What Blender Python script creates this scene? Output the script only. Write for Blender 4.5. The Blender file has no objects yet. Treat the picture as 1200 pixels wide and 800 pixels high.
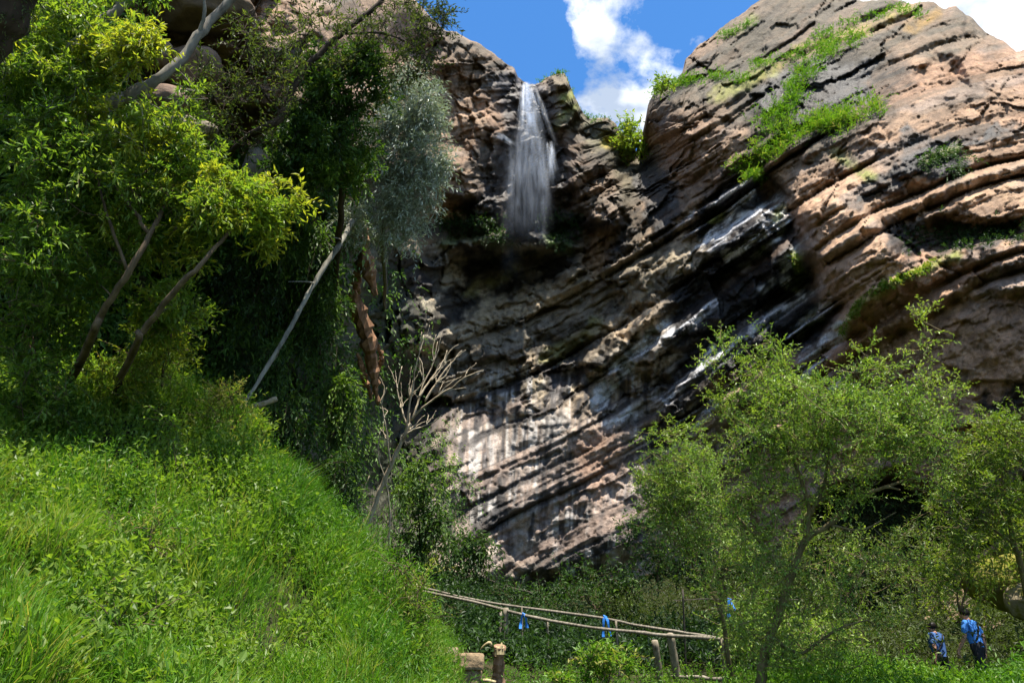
import bpy, math, random
import numpy as np
from math import radians, sin, cos, pi
rng = np.random.default_rng(7)
random.seed(7)
SC = bpy.context.scene
COL = SC.collection

# ------------------------------------------------------------------ camera
PITCH = radians(25.0); FPX = 880.0; EYE = np.array([0.0, 0.0, 1.6])
cam_d = bpy.data.cameras.new('camera'); cam = bpy.data.objects.new('camera', cam_d); COL.objects.link(cam)
cam.location = EYE; cam.rotation_euler = (radians(90) + PITCH, 0, 0)
cam_d.sensor_width = 36.0; cam_d.lens = FPX / 1200.0 * 36.0
cam_d.clip_start = 0.1; cam_d.clip_end = 3000.0
SC.camera = cam
cy_ = SC.cycles; cy_.max_bounces = 6; cy_.diffuse_bounces = 3; cy_.glossy_bounces = 2; cy_.transmission_bounces = 3; cy_.transparent_max_bounces = 40; cy_.caustics_reflective = False; cy_.caustics_refractive = False

# ------------------------------------------------------------------ sky and sun
SUN_AZ = radians(158.0)      # clockwise from +Y : the sun stands high overhead, a little behind the viewer
SUN_EL = radians(72.0)
sun_vec = np.array([sin(SUN_AZ) * cos(SUN_EL), cos(SUN_AZ) * cos(SUN_EL), sin(SUN_EL)])
SC.view_settings.view_transform = 'Standard'; SC.view_settings.look = 'None'
SC.view_settings.exposure = 1.8; SC.view_settings.gamma = 1.0
W = bpy.data.worlds.new('World'); SC.world = W; W.use_nodes = True
W.cycles.sampling_method = 'MANUAL'; W.cycles.sample_map_resolution = 512
nt = W.node_tree; nt.nodes.clear()
out = nt.nodes.new('ShaderNodeOutputWorld'); bg = nt.nodes.new('ShaderNodeBackground')
sky = nt.nodes.new('ShaderNodeTexSky'); sky.sky_type = 'NISHITA'; sky.sun_disc = False
sky.sun_elevation = SUN_EL; sky.sun_rotation = SUN_AZ
sky.altitude = 1500.0; sky.air_density = 1.0; sky.dust_density = 0.3; sky.ozone_density = 2.0
SKY_STRENGTH = 0.15
bg.inputs['Strength'].default_value = SKY_STRENGTH
def wn(t, **k):
    n = nt.nodes.new(t)
    for a, b in k.items(): setattr(n, a, b)
    return n
tc = wn('ShaderNodeTexCoord'); sepv = wn('ShaderNodeSeparateXYZ'); nt.links.new(tc.outputs['Generated'], sepv.inputs[0])
# cloud sheet : direction projected on a plane overhead
def wm(op, a, b=None, c=None):
    n = wn('ShaderNodeMath', operation=op)
    for i, v in enumerate((a, b, c)):
        if v is None: continue
        if isinstance(v, (int, float)): n.inputs[i].default_value = v
        else: nt.links.new(v, n.inputs[i])
    return n.outputs[0]
zc = wm('MAXIMUM', sepv.outputs[2], 0.06)
u = wm('DIVIDE', sepv.outputs[0], zc); v = wm('DIVIDE', sepv.outputs[1], zc)
cmb = wn('ShaderNodeCombineXYZ'); nt.links.new(u, cmb.inputs[0]); nt.links.new(v, cmb.inputs[1])
cmap = wn('ShaderNodeMapping'); cmap.inputs['Location'].default_value = (3.4, 1.2, 0.0)
nt.links.new(cmb.outputs[0], cmap.inputs['Vector'])
n1 = wn('ShaderNodeTexNoise'); n1.inputs['Scale'].default_value = 1.9; n1.inputs['Detail'].default_value = 10.0
n1.inputs['Roughness'].default_value = 0.62; n1.inputs['Distortion'].default_value = 0.25
nt.links.new(cmap.outputs[0], n1.inputs['Vector'])
cramp = wn('ShaderNodeValToRGB'); cr = cramp.color_ramp
cr.elements[0].position = 0.50; cr.elements[0].color = (0, 0, 0, 1)
cr.elements[1].position = 0.68; cr.elements[1].color = (1, 1, 1, 1)
# cloud banks : soft round weights round a few directions of the sky
CLOUDS = []   # (u, v, radius, weight)
def add_clouds():
    acc = wm('ADD', wm('MULTIPLY', wm('SUBTRACT', n1.outputs['Fac'], .5), 2.3), .52)  # overall cover raised : extra cloud out of view added as white fill
    for (cu, cv, r, w) in CLOUDS:
        d = wn('ShaderNodeVectorMath', operation='DISTANCE'); nt.links.new(cmb.outputs[0], d.inputs[0])
        d.inputs[1].default_value = (cu, cv, 0)
        q = wm('MULTIPLY', wm('SMOOTH_MIN', wm('MAXIMUM', wm('SUBTRACT', 1.0, wm('DIVIDE', d.outputs['Value'], r)), 0.0), 1.0, 0.3), w)
        acc = wm('ADD', acc, q)
    nt.links.new(acc, cramp.inputs[0])
n2c = wn('ShaderNodeTexNoise'); n2c.inputs['Scale'].default_value = 6.0; n2c.inputs['Detail'].default_value = 6.0; nt.links.new(cmap.outputs[0], n2c.inputs['Vector'])
ccol = wn('ShaderNodeValToRGB'); cc = ccol.color_ramp; cc.elements[0].position = .40; cc.elements[0].color = (.34, .40, .50, 1); cc.elements[1].position = .62; cc.elements[1].color = (1, 1, 1, 1)
nt.links.new(n2c.outputs['Fac'], ccol.inputs[0])
cmul = wn('ShaderNodeMix', data_type='RGBA', blend_type='MULTIPLY'); cmul.inputs[0].default_value = 1.0; nt.links.new(ccol.outputs[0], cmul.inputs[6]); cmul.inputs[7].default_value = (3.3, 3.35, 3.4, 1)
mixc = wn('ShaderNodeMix', data_type='RGBA')
nt.links.new(cramp.outputs[0], mixc.inputs[0])
hs = wn('ShaderNodeHueSaturation'); hs.inputs['Saturation'].default_value = 1.26; hs.inputs['Value'].default_value = .60
nt.links.new(sky.outputs[0], hs.inputs['Color'])
nt.links.new(hs.outputs[0], mixc.inputs[6]); nt.links.new(cmul.outputs[2], mixc.inputs[7])
nt.links.new(mixc.outputs[2], bg.inputs[0]); nt.links.new(bg.outputs[0], out.inputs[0])
sl = bpy.data.lights.new('sun', 'SUN'); sl.energy = 3.5; sl.angle = radians(0.53); sl.color = (1.0, 0.93, 0.82)
so = bpy.data.objects.new('sun', sl); COL.objects.link(so); so.location = (0, 0, 120)
import mathutils
so.rotation_euler = mathutils.Vector(sun_vec).to_track_quat('Z', 'Y').to_euler()

# ------------------------------------------------------------------ geometry between viewer and place
CP, SP = cos(PITCH), sin(PITCH)
def ray(px, py):
    px = np.asarray(px, float); py = np.asarray(py, float)
    a = (px - 600.0) / FPX; b = (400.0 - py) / FPX
    return np.stack([a, CP - b * SP, SP + b * CP], -1)
def P(px, py, t): return EYE + ray(px, py) * np.asarray(t, float)[..., None]
def proj(p):
    p = np.asarray(p, float) - EYE
    f = p[..., 1] * CP + p[..., 2] * SP; up = -p[..., 1] * SP + p[..., 2] * CP
    return 600 + FPX * p[..., 0] / f, 400 - FPX * up / f, f
def cloud_uv(px, py):
    d = ray(px, py); d = d / np.linalg.norm(d, axis=-1, keepdims=True)
    return d[..., 0] / d[..., 2], d[..., 1] / d[..., 2]
for (x, y, r, w) in ((700, 30, .12, .24), (722, 60, .08, .14), (748, 112, .12, .18), (690, 10, .09, .14), (720, 125, .07, .08), (800, 60, .06, .04), (1150, 10, .42, .28), (1200, -60, .5, .2),
                     (600, 30, .13, -.42), (560, 10, .16, -.42), (625, 70, .10, -.40), (655, 100, .06, -.30), (805, 15, .08, -.34), (845, 5, .07, -.34), (790, 70, .05, -.16), (540, 40, .1, -.3)):
    cu, cv = cloud_uv(x, y); CLOUDS.append((float(cu), float(cv), r, w))
add_clouds()

# ------------------------------------------------------------------ noise
def _hash(ix, iy, iz, seed):
    h = (ix.astype(np.int64) * 374761393 + iy.astype(np.int64) * 668265263 + iz.astype(np.int64) * 2147483647 + seed * 1274126177) & 0xffffffff
    h = ((h ^ (h >> 13)) * 1274126177) & 0xffffffff
    h = ((h ^ (h >> 16)) * 2246822519) & 0xffffffff
    return ((h ^ (h >> 15)) & 0xffffff) / float(0xffffff)
def hash2(i, j, seed=0): return _hash(np.asarray(i), np.asarray(j), np.zeros_like(np.asarray(i)), seed)
def vnoise(x, y, z=None, seed=0):
    x = np.asarray(x, float); y = np.asarray(y, float)
    ix = np.floor(x); iy = np.floor(y); fx = x - ix; fy = y - iy
    fx = fx * fx * fx * (fx * (fx * 6 - 15) + 10); fy = fy * fy * fy * (fy * (fy * 6 - 15) + 10)
    ix = ix.astype(np.int64); iy = iy.astype(np.int64); zz = np.zeros_like(ix)
    if z is None:
        a = _hash(ix, iy, zz, seed); b = _hash(ix + 1, iy, zz, seed); c = _hash(ix, iy + 1, zz, seed); d = _hash(ix + 1, iy + 1, zz, seed)
        return ((a + (b - a) * fx) * (1 - fy) + (c + (d - c) * fx) * fy) * 2 - 1
    z = np.asarray(z, float); iz = np.floor(z); fz = z - iz; fz = fz * fz * (3 - 2 * fz); iz = iz.astype(np.int64)
    r = 0
    for k, wz in ((0, 1 - fz), (1, fz)):
        a = _hash(ix, iy, iz + k, seed); b = _hash(ix + 1, iy, iz + k, seed); c = _hash(ix, iy + 1, iz + k, seed); d = _hash(ix + 1, iy + 1, iz + k, seed)
        r = r + wz * ((a + (b - a) * fx) * (1 - fy) + (c + (d - c) * fx) * fy)
    return r * 2 - 1
def fbm(x, y, z=None, o=4, seed=0, gain=0.5):
    r = 0; a = 1.0; s = 0
    for k in range(o):
        r = r + a * vnoise(np.asarray(x) * 2 ** k + 17.3 * k, np.asarray(y) * 2 ** k - 9.1 * k, None if z is None else np.asarray(z) * 2 ** k, seed + k); s += a; a *= gain
    return r / s
def sstep(a, b, x):
    t = np.clip((x - a) / (b - a), 0, 1); return t * t * (3 - 2 * t)
def worley(x, y, seed=0):
    ix = np.floor(x).astype(np.int64); iy = np.floor(y).astype(np.int64)
    f1 = np.full(x.shape, 9.0); f2 = np.full(x.shape, 9.0); cid = np.zeros(x.shape)
    for a in (-1, 0, 1):
        for b in (-1, 0, 1):
            cx = ix + a; cy = iy + b
            qx = cx + hash2(cx, cy, seed); qy = cy + hash2(cx, cy, seed + 5)
            d = np.hypot(x - qx, y - qy); near = d < f1
            f2 = np.where(near, f1, np.minimum(f2, d)); cid = np.where(near, hash2(cx, cy, seed + 9), cid); f1 = np.where(near, d, f1)
    return f1, f2, cid
def facets(x, y, seed=0):
    """flat broken faces : a random tilted plane per cell, and the distance to the cell border"""
    ix = np.floor(x).astype(np.int64); iy = np.floor(y).astype(np.int64)
    f1 = np.full(x.shape, 9.0); f2 = np.full(x.shape, 9.0); h = np.zeros(x.shape)
    for a in (-1, 0, 1):
        for b in (-1, 0, 1):
            cx = ix + a; cy = iy + b
            qx = cx + hash2(cx, cy, seed); qy = cy + hash2(cx, cy, seed + 5)
            d = np.abs(x - qx) * .8 + np.abs(y - qy) * .8 + .3 * np.hypot(x - qx, y - qy); near = d < f1
            pl = (hash2(cx, cy, seed + 7) - .5) * 1.2 + (x - qx) * (hash2(cx, cy, seed + 8) - .5) * 1.6 + (y - qy) * (hash2(cx, cy, seed + 9) - .5) * 1.6
            f2 = np.where(near, f1, np.minimum(f2, d)); h = np.where(near, pl, h); f1 = np.where(near, d, f1)
    return h, f2 - f1
def poly_sd(px, py, poly):
    """signed distance (negative inside) to a closed polygon"""
    poly = np.asarray(poly, float); d = np.full(px.shape, 1e18); ins = np.zeros(px.shape, bool)
    for i in range(len(poly)):
        ax, ay = poly[i - 1]; bx, by = poly[i]
        ex, ey = bx - ax, by - ay; wx, wy = px - ax, py - ay
        h = np.clip((wx * ex + wy * ey) / (ex * ex + ey * ey + 1e-12), 0, 1)
        d = np.minimum(d, (wx - ex * h) ** 2 + (wy - ey * h) ** 2)
        c = (ay > py) != (by > py)
        with np.errstate(divide='ignore', invalid='ignore'):
            ins ^= c & (px < (bx - ax) * (py - ay) / (by - ay if by != ay else 1e-9) + ax)
    return np.where(ins, -1, 1) * np.sqrt(d)
def line_d(px, py, pts):
    d = np.full(px.shape, 1e18)
    for (ax, ay), (bx, by) in zip(pts[:-1], pts[1:]):
        ex, ey = bx - ax, by - ay; h = np.clip(((px - ax) * ex + (py - ay) * ey) / (ex * ex + ey * ey + 1e-12), 0, 1)
        d = np.minimum(d, (px - ax - ex * h) ** 2 + (py - ay - ey * h) ** 2)
    return np.sqrt(d)
class RBF:
    def __init__(s, pts, val, smooth=1e-3):
        s.p = np.asarray(pts, float); s.sc = np.ptp(s.p, axis=0).max(); n = len(s.p)
        K = s.k(s.p); A = np.zeros((n + 3, n + 3)); A[:n, :n] = K + smooth * np.eye(n)
        A[:n, n] = 1; A[:n, n + 1:] = s.p / s.sc; A[n:, :n] = A[:n, n:].T
        s.w = np.linalg.solve(A, np.concatenate([np.asarray(val, float), np.zeros(3)]))
    def k(s, q):
        d = np.sqrt(((q[:, None, :] - s.p[None]) ** 2).sum(-1)) / s.sc
        return d * d * np.log(d + 1e-9)
    def __call__(s, x, y):
        sh = np.shape(x); q = np.stack([np.ravel(x), np.ravel(y)], -1).astype(float); n = len(s.p); r = np.empty(len(q))
        for i in range(0, len(q), 60000):
            c = q[i:i + 60000]; r[i:i + 60000] = s.k(c) @ s.w[:n] + s.w[n] + (c / s.sc) @ s.w[n + 1:]
        return r.reshape(sh)

# ------------------------------------------------------------------ mesh and object helpers
def mesh_np(name, V, faces, mat=None, smooth=False, attrs=None):
    """faces: list of int arrays (n,3) or (n,4)"""
    V = np.asarray(V, np.float32).reshape(-1, 3)
    faces = [np.asarray(f, np.int32) for f in faces if len(f)]
    me = bpy.data.meshes.new(name)
    me.vertices.add(len(V)); me.vertices.foreach_set('co', V.ravel())
    nl = sum(f.size for f in faces); nf = sum(len(f) for f in faces)
    me.loops.add(nl); me.loops.foreach_set('vertex_index', np.concatenate([f.ravel() for f in faces]))
    me.polygons.add(nf)
    tot = np.concatenate([np.full(len(f), f.shape[1], np.int32) for f in faces])
    st = np.concatenate([[0], np.cumsum(tot)[:-1]]).astype(np.int32)
    me.polygons.foreach_set('loop_start', st)
    try: me.polygons.foreach_set('loop_total', tot)
    except Exception: pass
    me.polygons.foreach_set('use_smooth', np.full(nf, bool(smooth)))
    for k, a in (attrs or {}).items():
        a = np.asarray(a, np.float32)
        if a.ndim == 1:
            at = me.attributes.new(k, 'FLOAT', 'POINT'); at.data.foreach_set('value', a)
        else:
            if a.shape[1] == 3: a = np.concatenate([a, np.ones((len(a), 1), np.float32)], 1)
            at = me.attributes.new(k, 'FLOAT_COLOR', 'POINT'); at.data.foreach_set('color', a.ravel())
    me.update(calc_edges=True); me.validate()
    if mat is not None: me.materials.append(mat)
    return me
def link(name, me, parent=None, loc=None, **tags):
    o = bpy.data.objects.new(name, me); COL.objects.link(o)
    if loc is not None: o.location = loc
    if parent is not None: o.parent = parent
    for k, v in tags.items(): o[k] = v
    return o
def thing(name, label, cat, loc=(0, 0, 0), group=None):
    o = bpy.data.objects.new(name, None); COL.objects.link(o); o.location = tuple(float(c) for c in loc)
    o['label'] = label; o['category'] = cat; o.empty_display_size = 0.2
    if group: o['group'] = group
    return o
class MB:
    """collects vertices and faces for one mesh"""
    def __init__(s): s.V = []; s.T = []; s.Q = []; s.A = []; s.n = 0
    def add(s, V, T=None, Q=None, a=0.0):
        V = np.asarray(V, float).reshape(-1, 3)
        if T is not None and len(T): s.T.append(np.asarray(T, int).reshape(-1, 3) + s.n)
        if Q is not None and len(Q): s.Q.append(np.asarray(Q, int).reshape(-1, 4) + s.n)
        s.V.append(V); s.A.append(np.broadcast_to(np.asarray(a, float), (len(V),)).copy()); s.n += len(V)
        return s
    def tube(s, pts, rad, n=7, cap=True, a=0.0, rough=0.0):
        pts = np.asarray(pts, float); m = len(pts); rad = np.broadcast_to(np.asarray(rad, float), (m,))
        tg = np.gradient(pts, axis=0); tg /= np.linalg.norm(tg, axis=1, keepdims=True) + 1e-9
        ref = np.array([0.0, 0, 1]) if abs(tg[0][2]) < 0.9 else np.array([1.0, 0, 0])
        V = []
        u = np.cross(tg[0], ref); u /= np.linalg.norm(u)
        for i in range(m):
            u = u - tg[i] * (u @ tg[i]); u /= np.linalg.norm(u) + 1e-9; w = np.cross(tg[i], u)
            an = np.arange(n) * 2 * pi / n
            r = rad[i] * (1 + rough * (rng.random(n) - .5) * 2)
            V.append(pts[i] + (np.cos(an) * r)[:, None] * u + (np.sin(an) * r)[:, None] * w)
        V = np.concatenate(V); i = np.arange(m - 1)[:, None] * n; j = np.arange(n)[None]; k = (j + 1) % n
        Q = np.stack([i + j, i + k, i + n + k, i + n + j], -1).reshape(-1, 4); T = []
        if cap:
            V = np.concatenate([V, pts[:1], pts[-1:]]); c0 = m * n; c1 = c0 + 1; l = (m - 1) * n
            T = [(c0, (q + 1) % n, q) for q in range(n)] + [(c1, l + q, l + (q + 1) % n) for q in range(n)]
        return s.add(V, T, Q, a)
    def box(s, c, sx, sy, sz, R=None, jit=0.0, a=0.0, bev=0.0):
        q = np.array([[-1, -1, -1], [1, -1, -1], [1, 1, -1], [-1, 1, -1], [-1, -1, 1], [1, -1, 1], [1, 1, 1], [-1, 1, 1]], float) * (np.array([sx, sy, sz]) / 2)
        q += (rng.random(q.shape) - .5) * 2 * jit
        if R is not None: q = q @ np.asarray(R).T
        return s.add(q + np.asarray(c), None, [(0, 3, 2, 1), (4, 5, 6, 7), (0, 1, 5, 4), (1, 2, 6, 5), (2, 3, 7, 6), (3, 0, 4, 7)], a)
    def mesh(s, name, mat, smooth=False):
        return mesh_np(name, np.concatenate(s.V), ([np.concatenate(s.T)] if s.T else []) + ([np.concatenate(s.Q)] if s.Q else []), mat, smooth, {'v': np.concatenate(s.A)})
    def obj(s, name, mat, parent=None, smooth=False, **tags):
        loc = None
        V = np.concatenate(s.V)
        if parent is not None: V = V - np.array(parent_loc(parent))
        s.V = [V]
        return link(name, s.mesh(name, mat, smooth), parent, None, **tags)
def parent_loc(p):
    l = np.zeros(3)
    while p is not None: l = l + np.array(p.location); p = p.parent
    return l
def spline(pts, n):
    """Catmull-Rom through points (any dimension)"""
    p = np.asarray(pts, float); p = np.concatenate([[2 * p[0] - p[1]], p, [2 * p[-1] - p[-2]]]); m = len(p) - 3
    t = np.linspace(0, m - 1e-6, n); i = np.floor(t).astype(int); f = (t - i)[:, None]
    a, b, c, d = p[i], p[i + 1], p[i + 2], p[i + 3]
    return 0.5 * (2 * b + (c - a) * f + (2 * a - 5 * b + 4 * c - d) * f ** 2 + (3 * b - a - 3 * c + d) * f ** 3)

# ------------------------------------------------------------------ materials
class NM:
    def __init__(s, name):
        s.m = bpy.data.materials.new(name); s.m.use_nodes = True; s.t = s.m.node_tree; s.t.nodes.clear()
        s.o = s.n('ShaderNodeOutputMaterial')
    def n(s, t, **k):
        x = s.t.nodes.new(t)
        for a, b in k.items(): setattr(x, a, b)
        return x
    def l(s, a, b): s.t.links.new(a, b)
    def set(s, inp, v):
        if isinstance(v, bpy.types.NodeSocket): s.l(v, inp)
        else: inp.default_value = v
    def math(s, op, a, b=None, clamp=False):
        x = s.n('ShaderNodeMath', operation=op); x.use_clamp = clamp
        s.set(x.inputs[0], a)
        if b is not None: s.set(x.inputs[1], b)
        return x.outputs[0]
    def noise(s, scale, detail=4, rough=.55, vec=None, dist=0.0):
        x = s.n('ShaderNodeTexNoise'); x.inputs['Scale'].default_value = scale; x.inputs['Detail'].default_value = detail
        x.inputs['Roughness'].default_value = rough; x.inputs['Distortion'].default_value = dist
        if vec is not None: s.l(vec, x.inputs['Vector'])
        return x
    def pos(s, sc=(1, 1, 1)):
        g = s.n('ShaderNodeTexCoord'); mp = s.n('ShaderNodeMapping'); mp.inputs['Scale'].default_value = sc
        s.l(g.outputs['Object'], mp.inputs['Vector']); return mp.outputs[0]
    def attr(s, name): return s.n('ShaderNodeAttribute', attribute_name=name)
    def ramp(s, fac, stops):
        r = s.n('ShaderNodeValToRGB'); e = r.color_ramp.elements
        while len(e) < len(stops): e.new(0.5)
        for q, (p, c) in zip(e, stops): q.position = p; q.color = tuple(c) + (1,)
        s.set(r.inputs[0], fac); return r.outputs[0]
    def mix(s, f, a, b, mode='MIX'):
        x = s.n('ShaderNodeMix', data_type='RGBA', blend_type=mode)
        s.set(x.inputs[0], f); s.set(x.inputs[6], a if isinstance(a, bpy.types.NodeSocket) else tuple(a) + (1,)); s.set(x.inputs[7], b if isinstance(b, bpy.types.NodeSocket) else tuple(b) + (1,))
        return x.outputs[2]
    def bump(s, h, st=.5, d=.05):
        b = s.n('ShaderNodeBump'); b.inputs['Strength'].default_value = st; b.inputs['Distance'].default_value = d; s.l(h, b.inputs['Height']); return b.outputs[0]
    def bsdf(s, col, rough=.8, spec=.3, normal=None):
        b = s.n('ShaderNodeBsdfPrincipled'); s.set(b.inputs['Base Color'], col if isinstance(col, bpy.types.NodeSocket) else tuple(col) + (1,))
        s.set(b.inputs['Roughness'], rough); b.inputs['Specular IOR Level'].default_value = spec
        if normal is not None: s.l(normal, b.inputs['Normal'])
        return b
    def out(s, sh): s.l(sh, s.o.inputs[0]); return s.m
def leaf_mat(name, stops, trans=.45, rough=.45, spec=.35):
    m = NM(name); a = m.attr('v'); c = m.ramp(a.outputs['Fac'], stops)
    b = m.bsdf(c, rough, spec)
    t = m.n('ShaderNodeBsdfTranslucent'); tcol = m.mix(1.0, c, (1.15, 1.22, .5), 'MULTIPLY'); m.l(tcol, t.inputs[0])
    x = m.n('ShaderNodeMixShader'); x.inputs[0].default_value = trans; m.l(b.outputs[0], x.inputs[1]); m.l(t.outputs[0], x.inputs[2])
    return m.out(x.outputs[0])
def bark_mat(name, c1, c2, scale=8.0, stretch=.25):
    m = NM(name); v = m.pos((1, 1, stretch)); n = m.noise(scale, 6, .6, v); n2 = m.noise(scale * .25, 3)
    f = m.math('ADD', m.math('MULTIPLY', n.outputs[0], .7), m.math('MULTIPLY', n2.outputs[0], .3))
    c = m.ramp(f, [(.35, c1), (.62, c2)])
    return m.out(m.bsdf(c, .85, .2, m.bump(n.outputs[0], .6, .02)).outputs[0])
# ================================================================== the cliff
# bedding : a folded stack of beds, fitted to the dips seen on the face
_dips = [(1150,30,12),(1100,50,15),(1150,150,17),(1080,170,25),(1020,200,32),(986,234,36),(1150,270,12),(1050,320,22),(1000,360,50),(960,420,55),
 (1150,330,20),(1100,400,28),(1150,450,25),(950,300,42),(900,270,44),(860,350,44),(800,400,46),(850,420,50),(780,300,40),(720,330,36),(700,290,15),
 (720,230,8),(780,170,20),(850,200,24),(850,130,22),(900,80,26),(850,60,32),(950,40,26),(640,430,33),(700,420,42),(740,400,45),(620,500,22),(700,500,27),
 (560,560,38),(620,570,26),(700,560,24),(650,640,29),(600,650,35),(720,620,23),(520,520,36),(500,330,14),(560,350,20),(620,330,28),(520,400,34),(570,430,30),
 (560,100,-32),(540,70,-30),(520,200,8),(560,230,-8),(650,130,40),(690,200,30),(400,300,20),(300,300,20),(200,100,15),(1300,300,15),(1300,100,5),(1000,600,30),(1200,600,22)]
def _basis(x, y, deg=5):
    x = np.clip(x, 400, 1280); y = np.clip(y, -20, 720); x = (x - 800) / 500.; y = (y - 350) / 400.; B = []; Bx = []; By = []
    for i in range(deg + 1):
        for j in range(deg + 1 - i):
            if i + j == 0: continue
            B.append(x ** i * y ** j); Bx.append((i * x ** max(i - 1, 0) * y ** j) / 500. if i else np.zeros_like(x)); By.append((j * x ** i * y ** max(j - 1, 0)) / 400. if j else np.zeros_like(x))
    return np.stack(B, -1), np.stack(Bx, -1), np.stack(By, -1)
_dp = np.array(_dips, float); _, _bx, _by = _basis(_dp[:, 0], _dp[:, 1]); _an = np.radians(_dp[:, 2])
_dx, _dy = np.cos(_an), -np.sin(_an); _nx, _ny = -_dy * -1, _dx * 1   # along-bed and across-bed directions, in picture degrees of the face
_nx, _ny = np.sin(_an), np.cos(_an)
_A1 = np.concatenate([_bx * _dx[:, None] + _by * _dy[:, None], _bx * _nx[:, None] + _by * _ny[:, None]])
_reg = 1e-4 * np.eye(_A1.shape[1])
_wt = np.linalg.solve(_A1.T @ _A1 + _reg * 1e-3, _A1.T @ np.concatenate([np.zeros(len(_dp)), np.ones(len(_dp))]))
_wq = np.linalg.solve(_A1.T @ _A1 + _reg * 1e-3, _A1.T @ np.concatenate([np.ones(len(_dp)), np.zeros(len(_dp))]))

_depth = [(560,150,50),(540,60,52),(500,150,49),(500,230,47),(560,240,49),(612,120,58),(615,200,56.5),(615,260,54),(650,240,54),(660,120,54),(690,200,52),(720,250,51),(735,160,58),(752,180,60),
 (785,150,48),(820,110,49),(900,30,56),(850,70,54),(950,10,58),(950,150,42),(900,210,42.5),(1050,10,54),(1000,60,49),(1100,80,42),(1190,70,42),(1150,150,37),(1200,200,33),(1200,300,29),(1100,250,33),
 (1000,280,34),(950,330,37),(1030,320,32.5),(1100,330,32.5),(1200,400,27),(1100,420,31),(1000,450,34),(930,430,37),(850,300,42),(850,420,39.5),(800,250,46),(800,350,43.5),(750,450,44),(700,350,49),(720,290,49.5),
 (650,430,48),(650,500,45),(590,275,51.5),(600,330,54),(540,330,51.5),(550,400,49),(500,320,47),(480,450,44),(520,520,44),(600,600,42),(700,600,41.5),(600,690,40),(700,650,40),(780,560,42),(880,560,38),(1000,580,34),(1200,560,28),
 (760,700,38),(900,700,34),(1100,700,28),(1300,700,23),(1300,300,25),(1300,100,34),(1560,300,20),(1560,700,18),
 (455,300,31),(470,420,37),(420,520,29),(480,600,37),(540,650,39),(400,400,25),(350,350,21.5),(330,250,20.5),(400,200,22),(440,120,24),(462,200,26),(478,60,47),(430,20,27),(250,100,18),(250,300,20),(300,450,21),(100,50,16),(100,250,16.5),(0,0,15),(0,300,15.5),(-200,100,13),(-300,600,12),
 (100,500,19),(300,600,22),(420,680,29),(0,700,16),(-300,-200,13),(100,-200,16),(350,-200,26),(480,-100,54)]
_dp2 = np.array(_depth, float); depth_rbf = RBF(_dp2[:, :2], np.log(_dp2[:, 2]), 1e-4)

# skyline of the rock
_top = [(-360,-60),(0,-60),(300,-60),(430,-50),(478,-10),(505,20),(522,36),(535,38),(548,46),(560,49),(575,60),(590,72),(603,80),(607,92),(613,96),(619,98),(627,99),(632,97),(640,90),(655,86),(662,87),(668,100),(676,118),(684,134),(692,139),(712,138),(722,146),
 (728,158),(738,166),(746,180),(750,172),(755,146),(760,120),(766,109),(775,103),(790,97),(800,84),(803,70),(820,52),(835,42),(850,28),(868,18),(885,4),(900,-6),(930,-20),(960,-14),(990,-4),(1010,2),(1040,-2),(1070,4),(1095,2),(1106,10),(1120,8),(1140,22),(1155,38),(1175,48),(1190,60),(1206,56),(1240,80),(1300,90),(1400,70),(1560,60)]
_tp = np.array(_top, float)
def top_py(px):
    y = np.interp(px, _tp[:, 0], _tp[:, 1])
    return y + 2.2 * fbm(px / 13., px * 0 + 3.3, o=4, seed=91) + 1.2 * fbm(px / 4., px * 0 + 1.3, o=2, seed=95)
def layered(t, q, thick, seed, wid):
    """beds and joint blocks : (bed random, position in bed, bed edge distance, block random x3, position in block)"""
    r = np.random.default_rng(seed); e = np.cumsum(thick * (0.25 + 2.4 * r.random(int(3400 / thick) + 20) ** 2.2)) - 1600
    i = np.clip(np.searchsorted(e, t) - 1, 0, len(e) - 2); lo = e[i]; hi = e[i + 1]; f = (t - lo) / (hi - lo); ed = np.minimum(t - lo, hi - t)
    w = wid * (0.6 + 1.0 * r.random(len(e))); off = r.random(len(e)) * 999
    uq = (q + off[i] + (r.random(len(e))[i] - .5) * 1.8 * (t - lo)) / w[i]; uq = uq + 0.35 * vnoise(uq * .9, i * 7.7, seed=seed + 3); k = np.floor(uq).astype(np.int64); fu = uq - k
    edq = np.minimum(fu, 1 - fu) * w[i] + 9 * (hash2(i, k, seed + 17) > .5)
    h = [hash2(i, k, seed + s) * 2 - 1 for s in (11, 12, 13)]
    return r.random(len(e))[i] * 2 - 1, f, ed, h, fu, edq
def region(px, py, poly, soft=14.0, warp=8.0, seed=0):
    wx = px + warp * (fbm(px / 30., py / 30., o=3, seed=seed + 1) + .5 * fbm(px / 8., py / 8., o=3, seed=seed + 3)); wy = py + warp * (fbm(px / 30., py / 30., o=3, seed=seed + 2) + .5 * fbm(px / 8., py / 8., o=3, seed=seed + 4))
    return 1 - sstep(-soft, soft, poly_sd(wx, wy, poly))
def stroke(px, py, pts, wid, soft=3.0, warp=4.0, seed=0):
    wx = px + warp * fbm(px / 16., py / 16., o=3, seed=seed + 1); wy = py + warp * fbm(px / 16., py / 16., o=3, seed=seed + 2)
    return 1 - sstep(wid - soft, wid + soft, line_d(wx, wy, pts))
BLACK_WET = [(800,250),(840,205),(880,195),(905,225),(935,255),(950,300),(960,330),(985,350),(975,390),(945,415),(915,400),(880,420),(850,445),(810,480),(775,520),(765,470),(790,420),(760,400),(790,340),(830,300)]

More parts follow.
